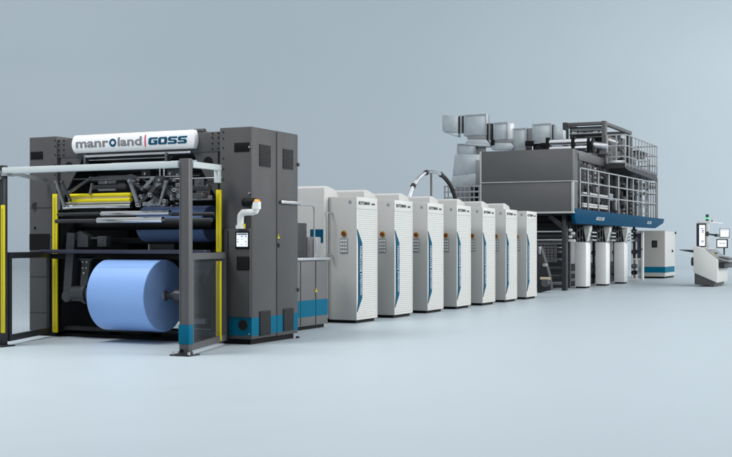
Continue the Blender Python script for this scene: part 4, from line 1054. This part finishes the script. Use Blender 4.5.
dbox(d3_, 532.9, 124.5, 551.2, 142.8); dbox(d3_, 551.3, 124.5, 552.8, 142.8, XD-.01, .7, M_CHAR, 'duct_flange')
dpoly(d3_, ((552.9, 126), (563.5, 130), (563.5, 140), (552.9, 142)), x=XD+.05, name='duct_taper')
dbox(d3_, 525, 141, 533, 146, XD-.1, .3, M_BLACK, 'damper'); dbox(d3_, 526, 146, 531, 150, XD-.1, .3, M_CHAR, 'damper')
dbox(d3_, 540, 143, 546, 147, XD-.1, .3, M_BLACK, 'damper'); dbox(d3_, 533, 143, 551, 150, XD+.1, .4, M_CHAR, 'duct_base')

# service platform left of the housing
sp = thing('service_platform', onX(465, 200, 34.5), 'small railed service platform beneath the duct hopper beside the grey housing', 'platform')
xs_ = 34.2
b = MB(); a, c = onX(443.5, 203, xs_), onX(481, 207, xs_); b.box(xs_, xs_+1.2, c[1], a[1], c[2], a[2], .01); obj('deck', b, M_CHAR, sp)
b = MB()
for px in (444.5, 448, 453, 456.5, 461, 465, 470, 474, 479):
    a, c = onX(px-.45, 186.3, xs_), onX(px+.45, 204, xs_); b.box(xs_, xs_+.04, c[1], a[1], c[2], a[2])
obj('rail_post', b, M_RAIL, sp)
b = MB()
for py in (186.2, 191.8, 197.5):
    a, c = onX(443.6, py-.4, xs_-.002), onX(481, py+.4, xs_-.002); b.box(xs_-.004, xs_+.044, c[1], a[1], c[2], a[2])
obj('handrail', b, M_RAIL, sp)
a, c = onX(474.5, 187, xs_+.3), onX(481.3, 203, xs_+.3); b = MB(); b.box(xs_+.3, xs_+.8, c[1], a[1], c[2], a[2]); obj('cabinet', b, M_BLACK, sp)
a, c = onX(455, 187, xs_+.4), onX(470, 203, xs_+.4); b = MB(); b.box(xs_+.4, xs_+.8, c[1], a[1], c[2], a[2]); obj('cabinet', b, M_MIDG, sp)
b = MB()
for px in (446, 479): 
    y = yX(px, xs_+.5); b.box(xs_+.45, xs_+.6, y-.06, y+.06, 0, onX(450, 205, xs_)[2])
obj('support_leg', b, M_CHAR, sp)

# ================================================================== LIGHT
w = bpy.data.worlds.new('World'); scene.world = w; w.use_nodes = True
bg = w.node_tree.nodes['Background']; bg.inputs[0].default_value = (.86, .93, 1.0, 1); bg.inputs[1].default_value = .47
def area(name, loc, target, size, power, col=(1, 1, 1), sy=None):
    l = bpy.data.lights.new(name, 'AREA'); l.energy = power; l.color = col; l.size = size
    if sy: l.shape = 'RECTANGLE'; l.size_y = sy
    o = bpy.data.objects.new(name, l); COL.objects.link(o); o.location = loc
    o.rotation_euler = (Vector(target)-Vector(loc)).to_track_quat('-Z', 'Y').to_euler(); return o
def cam_pt(u, d, z): return (d*cT+u*sT, d*sT-u*cT, z)
area('key_softbox', (26, -22, 13), (24, 9, 1), 22, 8000, (1, .985, .96), 12)
area('front_softbox', (8, 12.5, 13), (13.8, 10.5, .9), 5, 1450, (1, .99, .98))
area('backdrop_light', cam_pt(40, 50, 13), cam_pt(26, 64, 0), 14, 7000, (1, .995, .98))
area('overhead_softbox', (22, 6, 26), (24, 6, 0), 46, 2300, (.96, .98, 1), 26)
area('backdrop_wash', cam_pt(-34, 44, 26), cam_pt(-8, 80, 12), 14, 3800, (.97, .99, 1))

# ================================================================== CAMERA
cam = bpy.data.cameras.new('camera'); co_ = bpy.data.objects.new('camera', cam); COL.objects.link(co_)
co_.location = (0, 0, EYE)
fwd = Vector((cT, sT, 0)); co_.rotation_euler = fwd.to_track_quat('-Z', 'Y').to_euler()
cam.sensor_width = 36; cam.lens = 36*F/732
cam.shift_y = (HOR-228.5)/732
cam.clip_end = 500
scene.camera = co_
scene.render.resolution_x, scene.render.resolution_y = 1024, 639
scene.view_settings.view_transform = 'Standard'; scene.view_settings.look = 'None'
scene.view_settings.exposure = 0; scene.view_settings.gamma = 1
